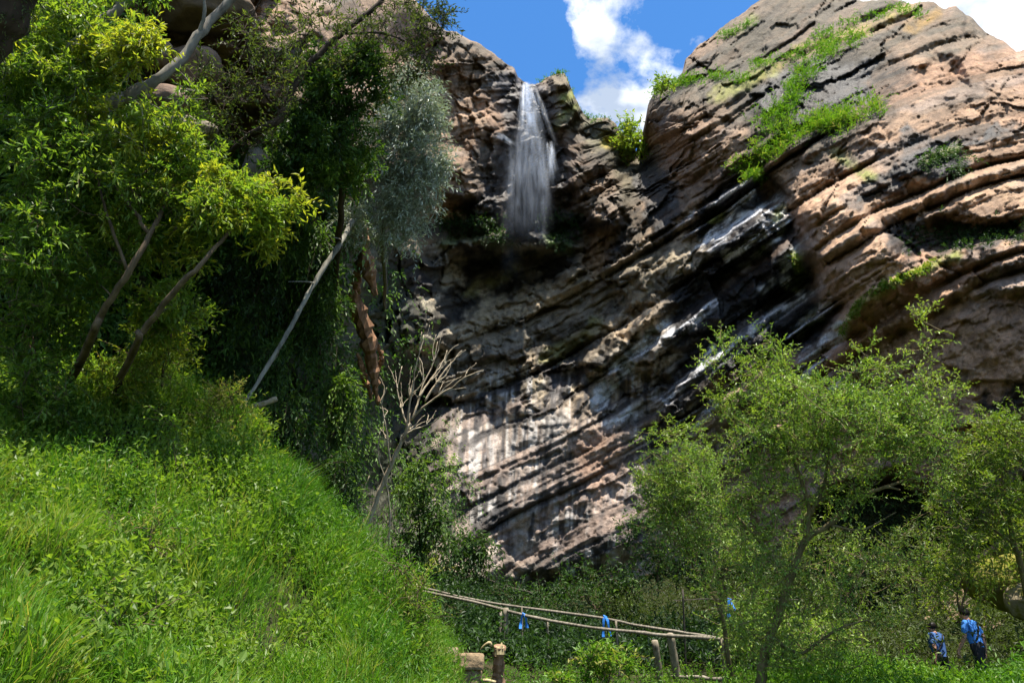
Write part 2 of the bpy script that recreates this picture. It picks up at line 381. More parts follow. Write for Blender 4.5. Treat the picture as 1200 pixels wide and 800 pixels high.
def cliff_height(px, py):
    """how far the rock stands out from the mean face, in metres towards the viewer; and its bedding coordinates"""
    B = _basis(px, py)[0]; t = B @ _wt; q = B @ _wq + (px - np.clip(px, 400, 1280)); t = t + (py - np.clip(py, -20, 720))
    t = t + 15 * fbm(q / 230., t / 120., o=2, seed=5) + 2.6 * fbm(q / 70., t / 26., o=3, seed=6) + 1.3 * fbm(px / 12., py / 12., o=3, seed=7)
    q = q + 22 * fbm(px / 70., py / 70., o=4, seed=8)
    # how strongly bedded, and how lumpy, each district of the face is
    right = sstep(740, 860, px); low = sstep(430, 520, py) * (1 - sstep(740, 800, px)); tower = (1 - sstep(640, 700, px)) * (1 - sstep(240, 300, py))
    r1, f1, e1, h1, fu1, eq1 = layered(t, q, 46., 21, 150.)
    R1 = layered(t, q, 82., 30, 300.); rr = sstep(930, 1050, px + .35 * (py - 200)) * (1 - sstep(60, 20, py))
    r2, f2, e2, h2, fu2, eq2 = layered(t + 2.5 * r1, q, 19., 22, 70.)
    r3, f3, e3, h3, fu3, eq3 = layered(t, q, 6.5, 23, 34.)
    m1 = sstep(-.5, .1, fbm(q / 130., t / 60., o=3, seed=24)); m2 = sstep(-.35, .2, fbm(q / 90., t / 40., o=3, seed=25)); m3 = sstep(-.3, .25, fbm(q / 80., t / 34., o=3, seed=26))
    thin = region(px, py, BLACK_WET, 30, 20, 27); m2 = np.maximum(m2, thin); m3 = np.maximum(m3, thin * .7)
    under = (hash2(np.round(r1 * 9999).astype(np.int64), np.zeros(px.shape, np.int64), 4) > .55) * m1
    hb = m1 * (0.75 * r1 + 0.5 * h1[0]) + 1.0 * (f1 - .5) * (h1[1] * .6 - .5) + 0.7 * (fu1 - .5) * h1[2] - 0.4 * m1 * (1 - sstep(0, 4, e1)) - .9 * under * (1 - sstep(2, 9, e1)) - 0.25 * (1 - sstep(0, 4, eq1))
    big = .8 * R1[0] + .4 * R1[3][0] + .9 * (R1[1] - .5) * (R1[3][1] * .5 - .6) + .5 * (R1[4] - .5) * R1[3][2] - .7 * (1 - sstep(1, 8, R1[2])) - .3 * (1 - sstep(0, 4, R1[5])) + .5 * (1 - (2 * R1[1] - 1) ** 4)
    hb = hb * (1 - .75 * rr) + big * rr; r9 = sstep(880, 980, px + .3 * (py - 200)); m2 = m2 * (1 - .55 * r9) * (1 - .5 * rr) * .8; m3 = m3 * (1 - .5 * r9) * .8
    hm = m2 * (0.26 * r2 + 0.26 * h2[0] + 0.35 * (f2 - .5) * (h2[1] * .7 - .35) - 0.30 * (1 - sstep(0, 3, e2)) - 0.10 * (1 - sstep(0, 2.5, eq2))) + 0.30 * (fu2 - .5) * h2[2]
    hf = m3 * (0.17 * r3 + 0.14 * h3[0] + 0.10 * (fu3 - .5) * h3[2] - 0.12 * (1 - sstep(0, 1.6, e3)))
    # broken faces
    wq = q + 8 * fbm(px / 22., py / 22., o=3, seed=33); wt = t + 5 * fbm(px / 22., py / 22., o=3, seed=34)
    fa, fe = facets(wq / 74., wt / 36., 35); fb_, fe2 = facets(wq / 30., wt / 17., 36); fc, fe3 = facets(wq / 12., wt / 8., 37)
    hfac = 1.0 * fa + .52 * fb_ + .24 * fc - .18 * (1 - sstep(0, .07, fe)) * m1 - .10 * (1 - sstep(0, .08, fe2)) * m2
    # tumbled, rounded blocks
    wx = px + 10 * fbm(px / 40., py / 40., o=3, seed=31); wy = py + 10 * fbm(px / 40., py / 40., o=3, seed=32)
    a1, b1, c1 = worley(wx / 46., wy / 58., 41); a2, b2, c2 = worley(wx / 19., wy / 24., 42)
    hl = 1.3 * (c1 - .5) + 1.0 * sstep(0, .5, b1 - a1) + 0.5 * (c2 - .5) + 0.42 * sstep(0, .45, b2 - a2) - 1.2
    wb = 1.0 * right + 0.34 * low + 0.6 * (1 - right) * (1 - low)
    wb = wb * (1 - .7 * tower)
    smoothR = region(px, py, [(1010,390),(1080,340),(1300,330),(1300,480),(1120,480),(1020,440)], 22, 8, 3) * .75
    wb = wb * (1 - smoothR)
    wf = (.75 * right + .22 * low + 1.3 * (1 - right) * (1 - low)) * (1 - .25 * tower) * (1 - .55 * smoothR) * (1 - .4 * rr)
    leftrock = (1 - sstep(480, 550, px)) * sstep(250, 310, py) * (1 - sstep(520, 600, py))
    # the wet ribs : beds standing far proud of deep slots
    rb, fr, er, hr, fur, eqr = layered(t, q, 30., 28, 120.)
    ribs = region(px, py, BLACK_WET, 22, 16, 29)
    h_rib = 1.5 * sstep(.22, .42, fr) * (1 - .55 * sstep(.72, 1., fr)) + .7 * hr[0] + .6 * (fur - .5) * hr[2] - 1.0
    h = ribs * 1.15 * h_rib + leftrock * (1.2 * hl + 1.1 * hfac) + wb * (1 - .6 * ribs) * (hb + hm) + wf * hfac + (0.75 + .3 * right - .4 * low + .6 * (1 - right) * (1 - low)) * (1 - .6 * smoothR) * hf + (0.62 * tower + .22 * (1 - low) * (1 - tower) * (1 - right) + .05 * right) * hl
    h = h + 0.8 * fbm(px / 90., py / 90., o=4, seed=51) + 0.16 * fbm(px / 16., py / 16., o=4, seed=52, gain=.6) + .10 * fbm(px / 5., py / 5., o=3, seed=53, gain=.6)
    rg = 1 - np.abs(fbm(px / 34., py / 34., o=4, seed=55)); h = h + 0.3 * (rg - .7)
    # main forms
    def bulge(poly, amt, soft, seed=0): return amt * region(px, py, poly, soft, 7, seed)
    h += bulge([(930,250),(960,225),(1000,235),(1060,300),(1075,320),(1010,360),(985,385),(960,375),(955,320)], 1.7, 12, 60)      # pale nose
    h += bulge([(985,380),(1020,345),(1075,310),(1150,285),(1300,262),(1300,330),(1120,350),(1040,395),(1000,440),(970,440)], 1.0, 8, 61)
    h -= bulge([(1045,275),(1070,258),(1120,255),(1200,262),(1200,285),(1110,290),(1060,300)], 1.3, 8, 62)
    h -= bulge([(885,190),(915,215),(940,245),(955,280),(930,300),(910,275),(890,240)], 1.6, 9, 63)
    h -= bulge([(900,330),(940,300),(975,330),(990,350),(960,410),(930,420),(900,400)], 1.4, 12, 64)
    h -= bulge([(800,330),(850,300),(905,300),(880,350),(840,400),(800,440),(780,420)], 1.0, 14, 65)
    h -= bulge([(1090,65),(1120,70),(1130,100),(1090,105),(1075,90)], 1.6, 8, 66)
    h -= bulge([(525,232),(575,240),(590,262),(570,285),(520,275),(500,250)], 1.1, 9, 67)            # hollow beside the ledge
    h -= bulge([(530,300),(570,290),(640,292),(662,310),(650,335),(600,345),(550,335)], 1.3, 10, 68)  # roof under the ledge
    h += bulge([(520,285),(560,274),(600,272),(650,280),(668,290),(640,294),(560,292)], 1.2, 6, 69)
    h += bulge([(488,175),(520,165),(545,190),(560,220),(535,245),(490,248),(478,215)], 1.5, 10, 70)
    h += bulge([(668,160),(710,175),(735,215),(730,262),(690,262),(668,215)], 1.6, 8, 71)
    h -= bulge([(668,262),(700,258),(690,300),(670,300)], 1.5, 8, 72)
    h += bulge([(484,330),(525,335),(525,365),(500,400),(480,380)], 1.0, 9, 73)
    h -= bulge([(515,345),(560,340),(555,365),(520,385),(500,395)], 1.0, 8, 74)
    h -= bulge([(640,420),(680,400),(690,440),(670,470),(640,470)], 1.3, 9, 75)
    h -= bulge([(690,440),(725,438),(745,455),(720,475),(695,465)], .9, 6, 76)
    h -= bulge([(975,575),(1060,560),(1100,600),(1110,690),(1000,720),(930,700),(940,630)], 4.5, 16, 77)
    h -= bulge([(560,690),(700,670),(800,600),(880,600),(900,700),(800,760),(600,760)], 2.0, 20, 78)
    return h, t, q, (r1, f1, e1, r2, e2, r3, h1, h2, ribs, fr, hr)

def cliff_colour(px, py, t, q, L):
    r1, f1, e1, r2, e2, r3, h1, h2, ribs, fr, hr = L
    n = px.size
    def col(c): return np.array(c, float)
    right = sstep(800, 950, px)[:, None]; low = (sstep(440, 520, py) * (1 - sstep(740, 800, px)))[:, None]
    nz = fbm(px / 60., py / 60., o=4, seed=101); nf = fbm(px / 9., py / 9., o=4, seed=102); nm = fbm(px / 24., py / 24., o=3, seed=103)
    tower_c = col((.235, .16, .105)); mid_c = col((.30, .245, .165)); low_c = col((.325, .265, .22)); right_c = col((.335, .215, .135))
    upper = (1 - sstep(250, 300, py))[:, None]
    C = mid_c * (1 - upper) + tower_c * upper
    C = C * (1 - low) + low_c * low; C = C * (1 - right) + right_c * right
    # bed to bed tints : ochre, rose, grey
    tint = (0.16 * r1 + 0.10 * r2 + .07 * r3 + 0.12 * h2[0] + .22 * nz)[:, None]
    C = C * (1 + tint)
    rose = sstep(.0, .6, fbm(q / 120., t / 40., o=2, seed=104) + .3 * h1[0])[:, None]
    C = C * (1 - .35 * rose) + C * np.array([1.12, .92, .86]) * (.35 * rose)
    grey = (sstep(.05, .5, fbm(q / 70., t / 22., o=3, seed=105) + .35 * r2) * .75)[:, None]
    g = C.mean(1, keepdims=True) * np.array([.92, .92, .9]) * .8
    C = C * (1 - grey * .6) + g * grey * .6
    C = C * (1 + .20 * nf + .10 * nm)[:, None]
    wet = np.zeros(n)
    def paint(m, c, wetv=0.0):
        nonlocal C, wet
        m = np.clip(m, 0, 1); C = C * (1 - m[:, None]) + np.asarray(c, float) * m[:, None]
        if wetv: wet = np.maximum(wet, m * wetv)
    brk = sstep(-.25, .25, fbm(q / 34., t / 7., o=4, seed=110) + .25 * nm)           # ragged along the bedding
    vst = fbm(px / 7., py / 90., o=4, seed=111)                                      # runs down the face
    vst2 = fbm((px + .15 * py) / 3.2, py / 70., o=3, seed=112)
    # weathered grey-olive crust on the high slopes
    up = region(px, py, [(790,90),(900,-30),(1100,-20),(1180,40),(1110,75),(1050,70),(1010,110),(960,190),(900,180),(830,120),(760,130)], 22, 18, 120)
    paint(up * (.72 + .28 * brk) * .92, (.085, .075, .055))
    paint(region(px, py, [(500,15),(540,30),(605,75),(600,110),(560,95),(525,70),(505,60)], 10, 8, 121) * .85 * (.5 + .5 * brk), (.075, .066, .05))
    paint(region(px, py, [(640,85),(668,85),(690,140),(730,150),(720,200),(690,180),(668,150),(640,120)], 10, 8, 122) * .8, (.12, .105, .07))
    paint(region(px, py, [(690,135),(745,160),(755,200),(735,250),(715,200),(690,170)], 8, 8, 123) * .6, (.10, .10, .055))
    paint(region(px, py, [(865,95),(900,75),(960,60),(1050,62),(1068,80),(1045,140),(1010,175),(960,165),(900,195),(870,190)], 16, 16, 124) * (.62 + .34 * brk), (.04, .036, .03))
    paint(region(px, py, [(690,200),(760,190),(800,240),(760,330),(700,350),(675,300)], 16, 14, 125) * (.25 + .55 * brk), (.06, .05, .035))
    paint(region(px, py, [(1060,100),(1140,95),(1200,130),(1140,160),(1040,170)], 14, 14, 126) * (.5 * brk), (.09, .07, .05))
    bed_dark = (hash2(np.round(r2 * 9999).astype(np.int64), np.round(r1 * 9999).astype(np.int64), 6) > .60) * 1.0
    mid = region(px, py, [(470,300),(560,290),(700,300),(760,190),(830,200),(900,230),(980,340),(960,430),(850,560),(700,640),(560,640),(500,520)], 30, 20, 127)
    paint(mid * bed_dark * sstep(-.15, .12, fbm(q / 60., t / 30., o=4, seed=128) + .2 * nf) * .8 * (1 - .5 * low[:, 0]), (.022, .021, .02), .25)
    rgt = region(px, py, [(900,60),(1060,60),(1220,130),(1220,300),(1060,330),(960,250),(880,200)], 30, 20, 129)
    paint(rgt * bed_dark * sstep(-.1, .12, fbm(q / 50., t / 20., o=4, seed=119) + .2 * nf) * .8, (.05, .043, .035))
    paint(sstep(.12, .34, fbm(q / 44., t / 17., o=5, seed=118, gain=.65)) * (1 - .6 * right[:, 0]) * (1 - .5 * low[:, 0]) * .7, (.045, .04, .032))
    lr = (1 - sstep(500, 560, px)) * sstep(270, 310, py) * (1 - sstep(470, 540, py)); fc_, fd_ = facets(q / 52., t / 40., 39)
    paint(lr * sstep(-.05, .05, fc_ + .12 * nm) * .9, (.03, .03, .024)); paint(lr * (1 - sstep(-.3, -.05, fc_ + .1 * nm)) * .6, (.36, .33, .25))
    # black algae and wet rock, with the shade of slots and hollows painted in
    paint(region(px, py, BLACK_WET, 13, 16, 130) * (.84 + .15 * sstep(-.30, .0, fbm(q / 60., t / 11., o=3, seed=131) + .2)), (.012, .012, .013), .55)
    gul = region(px, py, [(575,95),(605,85),(640,95),(660,130),(668,180),(672,240),(690,270),(655,285),(600,270),(560,262),(545,240),(580,200),(590,150)], 12, 10, 132)
    paint(gul * .88, (.022, .021, .022), .6)
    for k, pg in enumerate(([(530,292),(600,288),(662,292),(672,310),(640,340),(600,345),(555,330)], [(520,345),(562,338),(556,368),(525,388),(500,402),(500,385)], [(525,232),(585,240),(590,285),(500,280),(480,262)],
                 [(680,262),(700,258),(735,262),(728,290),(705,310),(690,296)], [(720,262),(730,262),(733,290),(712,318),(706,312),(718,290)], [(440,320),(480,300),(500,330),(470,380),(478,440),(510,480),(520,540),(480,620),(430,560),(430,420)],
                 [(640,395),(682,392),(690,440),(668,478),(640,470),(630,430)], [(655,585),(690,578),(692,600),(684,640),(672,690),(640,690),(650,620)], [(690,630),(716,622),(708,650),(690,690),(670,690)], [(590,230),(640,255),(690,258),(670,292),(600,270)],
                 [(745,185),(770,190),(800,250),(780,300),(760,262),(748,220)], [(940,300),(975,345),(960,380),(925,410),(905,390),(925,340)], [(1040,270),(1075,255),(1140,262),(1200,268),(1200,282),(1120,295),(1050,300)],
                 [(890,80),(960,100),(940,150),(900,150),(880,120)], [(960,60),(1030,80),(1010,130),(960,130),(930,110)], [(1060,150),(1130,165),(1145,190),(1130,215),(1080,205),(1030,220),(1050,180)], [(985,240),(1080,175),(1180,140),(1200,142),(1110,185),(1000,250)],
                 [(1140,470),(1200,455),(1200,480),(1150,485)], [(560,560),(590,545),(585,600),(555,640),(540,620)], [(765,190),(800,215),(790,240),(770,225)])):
        paint(region(px, py, pg, 5, 17, 140 + k) * (.8 + .2 * brk) * .96, (.016, .015, .015), .35)  # near-black put into the recesses, standing in for their shade
    # dark runs and pale lime runs down the lower wall
    lw = region(px, py, [(520,470),(600,420),(680,440),(760,420),(800,470),(780,560),(760,640),(640,700),(580,690),(545,600)], 24, 10, 160)
    run = .35 * h1[0] + .2 * r2; vst = vst + .55 * run; paint(lw * sstep(.06, .34, vst + .25 * nz) * .85, (.035, .034, .038), .2)
    paint(lw * sstep(.22, .5, -vst + .2 * vst2 + .25 * fbm(px / 60., py / 60., o=2, seed=161)) * .75, (.50, .48, .46))
    paint(lw * sstep(.1, .5, vst2 + .4 * h2[0]) * .35, (.44, .40, .38))
    paint(region(px, py, [(630,490),(668,482),(664,525),(640,540)], 8, 8, 162) * .6, (.55, .53, .50))
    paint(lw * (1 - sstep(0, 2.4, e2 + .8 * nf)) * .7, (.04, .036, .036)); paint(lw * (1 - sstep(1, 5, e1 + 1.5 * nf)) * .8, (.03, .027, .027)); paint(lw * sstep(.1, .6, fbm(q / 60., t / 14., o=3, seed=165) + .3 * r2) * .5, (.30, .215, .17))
    for k, (sx, sy, ln_, w_) in enumerate(((560,470,70,2.5),(575,480,95,3),(592,470,60,2),(606,478,110,3),(618,470,80,2.2),(648,500,60,2.5),(655,470,40,2),(680,470,50,3),(590,560,60,4),(622,600,50,4),(545,560,60,5),(530,590,60,4),(668,530,50,2.5),(705,600,40,3),(600,620,50,3))):
        paint(stroke(px, py, [(sx, sy), (sx - ln_ * .06, sy + ln_)], w_, 2.2, 5, 230 + k) * (.45 + .5 * sstep(-.2, .2, vst2 + .4 * nf)) * sstep(sy + ln_ + 10, sy + ln_ - 25, py), (.03, .03, .033))
    for pts, w in (([(640,480),(640,540),(634,552)], 2.0), ([(633,500),(631,548)], 1.6), ([(520,520),(516,580)], 5), ([(545,505),(540,545)], 4), ([(585,590),(580,620)], 5), ([(568,460),(560,500)], 4)):
        paint(stroke(px, py, pts, w, 1.5, 3, 163) * .8, (.03, .03, .033))
    # pale lime crust on the wet ribs, with white wet glints painted in
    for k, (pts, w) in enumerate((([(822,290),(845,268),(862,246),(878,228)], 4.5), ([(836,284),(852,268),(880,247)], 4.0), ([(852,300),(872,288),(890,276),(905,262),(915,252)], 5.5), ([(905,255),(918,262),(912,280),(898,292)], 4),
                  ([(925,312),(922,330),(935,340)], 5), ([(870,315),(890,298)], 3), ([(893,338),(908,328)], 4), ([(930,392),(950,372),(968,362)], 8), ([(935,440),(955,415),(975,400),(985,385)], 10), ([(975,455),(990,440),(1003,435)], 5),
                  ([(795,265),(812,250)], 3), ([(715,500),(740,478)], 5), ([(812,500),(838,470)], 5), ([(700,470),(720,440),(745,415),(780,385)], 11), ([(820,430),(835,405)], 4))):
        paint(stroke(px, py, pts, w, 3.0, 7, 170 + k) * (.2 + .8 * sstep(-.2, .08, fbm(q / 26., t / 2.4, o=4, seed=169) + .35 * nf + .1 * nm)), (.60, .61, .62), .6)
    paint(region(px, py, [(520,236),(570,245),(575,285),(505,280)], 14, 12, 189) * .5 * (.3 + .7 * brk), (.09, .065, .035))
    lip = ribs * sstep(.24, .34, fr) * (1 - sstep(.5, .66, fr)) * sstep(.02, .2, fbm(q / 55., t / 12., o=3, seed=180) + .25 * hr[0])  # white highlight painted along the rib lips
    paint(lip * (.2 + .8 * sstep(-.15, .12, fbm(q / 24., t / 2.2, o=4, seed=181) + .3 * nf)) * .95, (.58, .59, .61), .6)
    # mineral ochre and rust
    paint(region(px, py, [(480,235),(540,235),(540,255),(490,262)], 8, 6, 190) * .6, (.33, .19, .07))
    paint(region(px, py, [(690,270),(720,265),(712,300),(695,330),(680,310)], 10, 8, 191) * .5, (.36, .22, .10))
    paint(region(px, py, [(672,520),(700,500),(735,510),(725,560),(700,590),(680,560)], 12, 10, 192) * .45, (.34, .20, .125))
    paint(region(px, py, [(790,150),(830,140),(840,170),(800,190),(770,180)], 10, 8, 193) * .5, (.36, .25, .17))
    paint(region(px, py, [(940,240),(980,225),(1040,290),(1060,320),(990,380),(955,350)], 14, 10, 194) * .5, (.48, .315, .20))
    paint(region(px, py, [(1120,215),(1200,190),(1200,230),(1140,235)], 12, 10, 195) * .5, (.44, .30, .18))
    # lichens and moss
    for k, (pts, w, c) in enumerate((([(890,90),(930,65),(985,42),(1040,25),(1068,12)], 7, (.26,.20,.055)), ([(1070,32),(1100,15)], 7, (.25,.15,.04)), ([(840,110),(870,98),(905,78)], 8, (.20,.20,.05)), ([(845,40),(870,30),(885,22)], 5, (.17,.19,.05)),
                     ([(715,166),(728,164)], 6, (.55,.42,.05)), ([(658,118),(668,112),(680,108)], 5, (.26,.28,.06)), ([(648,150),(664,136),(676,124)], 4, (.24,.26,.07)), ([(1030,345),(1050,330),(1080,318),(1120,300)], 5, (.24,.27,.045)),
                     ([(985,385),(1000,365),(1018,345),(1036,330)], 4, (.28,.32,.05)), ([(932,300),(938,320),(936,335)], 4, (.25,.30,.05)), ([(980,180),(1020,205)], 5, (.2,.24,.05)), ([(1085,190),(1110,176),(1120,172)], 3, (.30,.33,.05)), ([(905,255),(915,248)], 2.5, (.3,.34,.06)), ([(835,258),(848,252)], 3, (.3,.34,.06)),
                     ([(520,283),(560,280),(600,284)], 6, (.10,.13,.05)), ([(640,283),(668,292)], 5, (.12,.16,.06)), ([(545,345),(575,330),(600,318)], 6, (.22,.21,.09)), ([(640,420),(680,400),(700,380)], 9, (.20,.19,.07)))):
        paint(stroke(px, py, pts, w, 5, 7, 200 + k) * .8 * (.4 + .6 * sstep(-.4, .1, nf)), c)
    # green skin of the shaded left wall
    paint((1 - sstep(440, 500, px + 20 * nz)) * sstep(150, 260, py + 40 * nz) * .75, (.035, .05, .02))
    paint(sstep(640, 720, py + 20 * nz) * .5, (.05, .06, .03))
    return np.clip(C, .006, .75), wet

def build_cliff():
    cx = np.concatenate([np.arange(-360, 440, 6.0), np.arange(440, 1206, 1.55), np.arange(1206, 1566, 6.0)])
    nr = 450
    tp = top_py(cx); w = np.linspace(0, 1, nr) ** 1.0
    base = 770.0
    PX = np.broadcast_to(cx[:, None], (len(cx), nr)).copy(); y0 = 232.0; k0 = int(nr * .70)
    PY = np.concatenate([np.broadcast_to(np.linspace(base, y0, k0)[None], (len(cx), k0)), y0 + (tp[:, None] - y0) * np.linspace(0, 1, nr - k0 + 1)[None, 1:]], 1)
    px, py = PX.ravel(), PY.ravel()
    dep = np.exp(depth_rbf(px, py))
    h, t, q, L = cliff_height(px, py)
    fade = 1 - .5 * (1 - sstep(440, 500, px))
    # the rim rounds back a little where it meets the sky
    rim = np.clip((py - np.repeat(tp, nr)) / 14.0, 0, 1); back = 1.6 * (1 - rim) ** 2
    d = dep - h * fade + back
    V = P(px, py, d).reshape(len(cx), nr, 3)
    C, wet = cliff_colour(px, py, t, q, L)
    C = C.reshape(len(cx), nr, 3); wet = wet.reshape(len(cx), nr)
    # the top runs back behind the rim
    hor = V[:, -1] - EYE; hor[:, 2] = 0; hor /= np.linalg.norm(hor, axis=1, keepdims=True)
    rows = [V]; 
    for dist, dz in ((1.5, .15), (6, .6), (20, 1.5), (70, 6.0)):
        rows.append((V[:, -1] + hor * dist + np.array([0, 0, dz]))[:, None])
    V = np.concatenate(rows, 1); nn = V.shape[1]
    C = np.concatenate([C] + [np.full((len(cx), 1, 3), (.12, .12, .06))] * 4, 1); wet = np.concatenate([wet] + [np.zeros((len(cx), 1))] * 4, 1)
    i = np.arange(len(cx) - 1)[:, None] * nn; j = np.arange(nn - 1)[None]
    Q = np.stack([i + j, i + nn + j, i + nn + j + 1, i + j + 1], -1).reshape(-1, 4)
    m = NM('layered_sandstone')
    c = m.attr('col').outputs['Color']; wt = m.attr('wet').outputs['Fac']
    v = m.pos(); n1 = m.noise(1.6, 5, .65, v); n2 = m.noise(9.0, 4, .7, v)
    c = m.mix(1.0, c, m.ramp(n1.outputs[0], [(.28, (.55, .53, .51)), (.5, (1, 1, 1)), (.74, (1.40, 1.38, 1.33))]), 'MULTIPLY')
    c = m.mix(.55, c, m.ramp(n2.outputs[0], [(.3, (.55, .55, .55)), (.55, (1.1, 1.1, 1.1)), (.7, (1.3, 1.3, 1.28))]), 'MULTIPLY')
    hgt = m.math('ADD', m.math('MULTIPLY', n1.outputs[0], .7), m.math('MULTIPLY', n2.outputs[0], .35))
    rough = m.math('SUBTRACT', .88, m.math('MULTIPLY', wt, .85))
    b = m.bsdf(c, rough, .35, m.bump(hgt, .9, .22))
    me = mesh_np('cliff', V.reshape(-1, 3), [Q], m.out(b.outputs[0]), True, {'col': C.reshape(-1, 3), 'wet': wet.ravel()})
    return link('cliff', me, kind='structure')
cliff = build_cliff()
CLIFF_CACHE = {}
def cliff_point(px, py, out=0.0):
    """a point on the rock face, OUT metres in front of it"""
    px = np.atleast_1d(np.asarray(px, float)); py = np.atleast_1d(np.asarray(py, float))
    h = cliff_height(px, py)[0] * (1 - .5 * (1 - sstep(440, 500, px)))
    rim = np.clip((py - top_py(px)) / 14.0, 0, 1)
    return P(px, py, np.exp(depth_rbf(px, py)) - h + 1.6 * (1 - rim) ** 2 - out)
# ================================================================== ground
_g = [(0,800,5.2),(150,800,6.2),(300,800,7.4),(420,805,8.4),(448,814,8.8),(0,705,6.6),(200,705,8.2),(350,700,9.4),(446,704,10.2),(0,610,8.6),(200,615,10),(330,612,11.3),(410,632,11.4),
      (0,520,11),(200,545,12),(290,560,13.2),(0,450,13.6),(230,495,14.4),(120,450,14.6),(-150,700,6),(-250,500,10),(-200,400,14),
      (476,800,10.3),(468,770,13.0),(445,735,15.5),(345,670,18),(265,610,20),(120,560,23),(0,520,24),
      (505,850,9.4),(510,862,8.4),(500,880,7.4),(560,840,12),(590,812,16),(590,775,20),(560,760,24),(600,745,28),(650,722,34),(600,704,40),(520,690,38),(450,660,33),(380,640,29),
      (700,815,16),(700,785,22),(700,735,32),(780,700,37),(790,815,15),(850,800,18),(900,812,12.5),(1000,803,15),(1000,768,21),(1158,824,16.2),(1112,817,18.5),(1150,812,21),(1200,770,23),(1000,725,28),(900,715,33),(1200,715,25),(1300,700,20),(1300,800,14),(1100,850,9),
      (800,880,9),(650,880,10)]
_gp = np.array([P(a, b, t) for a, b, t in _g])
_ex = np.array([(0,0,0),(2,3,.25),(-1.5,3,.5),(5,5,.8),(10,8,2.0),(-6,2,2.2),(-10,4,5),(0,-8,-.6),(12,0,1.5),(-12,-6,3),(0,-20,-1.5),(20,12,6),(-16,14,10),(-14,24,10),(20,24,9),(0,46,8),(-12,34,9),(14,36,8)], float)
_gp = np.concatenate([_gp, _ex])
ground_rbf = RBF(_gp[:, :2], _gp[:, 2], 3e-4)
def ground_z(x, y):
    x = np.asarray(x, float); y = np.asarray(y, float)
    z = ground_rbf(np.clip(x, -22, 22), np.clip(y, -22, 48))
    far = np.maximum(np.maximum(np.abs(x) - 22, 0), np.maximum(np.maximum(y - 48, -22 - y), 0))
    bk = np.exp(-((x + 4) / 5.) ** 4 - ((y - 10) / 7.) ** 4); z = z + bk * (.45 * fbm(x * .75, y * .75, o=3, seed=303) + .34 * np.abs(fbm(x * 1.9, y * 1.9, o=2, seed=304))) + .10 * fbm(x * .9, y * .9, o=3, seed=301) + .05 * fbm(x * 3, y * 3, o=2, seed=302)
    return z * np.exp(-far / 30.) - 2.0 * (1 - np.exp(-far / 60.))
def build_ground():
    a = np.concatenate([[-1500, -500, -200, -90, -50, -34], np.linspace(-26, 26, 150), [34, 50, 90, 200, 500, 1500]])
    b = np.concatenate([[-1500, -500, -200, -80, -40], np.linspace(-24, 52, 190), [70, 120, 300, 800, 1500]])
    X, Y = np.meshgrid(a, b, indexing='ij'); Z = ground_z(X, Y); nb = len(b)
    i = np.arange(len(a) - 1)[:, None] * nb; j = np.arange(nb - 1)[None]
    Q = np.stack([i + j, i + nb + j, i + nb + j + 1, i + j + 1], -1).reshape(-1, 4)
    m = NM('earth'); v = m.pos(); n1 = m.noise(1.3, 5, .6, v); n2 = m.noise(14, 4, .6, v)
    c = m.ramp(n1.outputs[0], [(.35, (.016, .020, .008)), (.55, (.028, .032, .012)), (.72, (.048, .036, .022))])
    return link('ground', mesh_np('ground', np.stack([X, Y, Z], -1).reshape(-1, 3), [Q], m.out(m.bsdf(c, .95, .1, m.bump(n2.outputs[0], .8, .05)).outputs[0]), True), kind='structure')
ground = build_ground()
def on_ground(px, py, t0=3.0, t1=60.0):
    """where the line of sight through a spot of the photograph meets the ground"""
    ts = np.linspace(t0, t1, 400); q = P(np.full(400, px), np.full(400, py), ts)
    below = np.nonzero(q[:, 2] < ground_z(q[:, 0], q[:, 1]))[0]
    q = q[below[0]] if len(below) else q[-1]
    return np.array([q[0], q[1], float(ground_z(q[0], q[1]))])
def ground_normal(x, y):
    e = .15; zx = (ground_z(x + e, y) - ground_z(x - e, y)) / (2 * e); zy = (ground_z(x, y + e) - ground_z(x, y - e)) / (2 * e)
    n = np.stack([-zx, -zy, np.ones_like(zx)], -1); return n / np.linalg.norm(n, axis=-1, keepdims=True)

# ================================================================== leaves, twigs, trees
def unit(v): return v / (np.linalg.norm(v, axis=-1, keepdims=True) + 1e-9)
def rand_dir(n): return unit(rng.normal(size=(n, 3)))
class Leaves:
    """many small folded leaves, gathered in one mesh"""
    def __init__(s): s.b = []; s.d = []; s.n = []; s.l = []; s.w = []; s.v = []
    def add(s, base, d, nrm, length, width, var):
        n = len(base); s.b.append(base); s.d.append(unit(d)); s.n.append(nrm)
        s.l.append(np.broadcast_to(length, n)); s.w.append(np.broadcast_to(width, n)); s.v.append(np.broadcast_to(var, n))
    def count(s): return sum(len(x) for x in s.b)
    def arrays(s):
        b = np.concatenate(s.b); d = np.concatenate(s.d); nr = np.concatenate(s.n); l = np.concatenate(s.l)[:, None]; w = np.concatenate(s.w)[:, None]; v = np.concatenate(s.v)
        side = unit(np.cross(d, nr)); up = np.cross(side, d); n = len(b)
        tip = b + d * l - up * l * .12; m = b + d * l * .48
        V = np.stack([b, m + side * w * .5 + up * w * .12, tip, m - side * w * .5 + up * w * .12], 1)
        Q = np.arange(n * 4).reshape(n, 4)
        return V.reshape(-1, 3), Q, np.repeat(v, 4)
    def obj(s, name, mat, parent=None, **tags):
        V, Q, v = s.arrays()
        if parent is not None: V = V - parent_loc(parent)
        return link(name, mesh_np(name, V, [Q], mat, False, {'v': v}), parent, None, **tags)
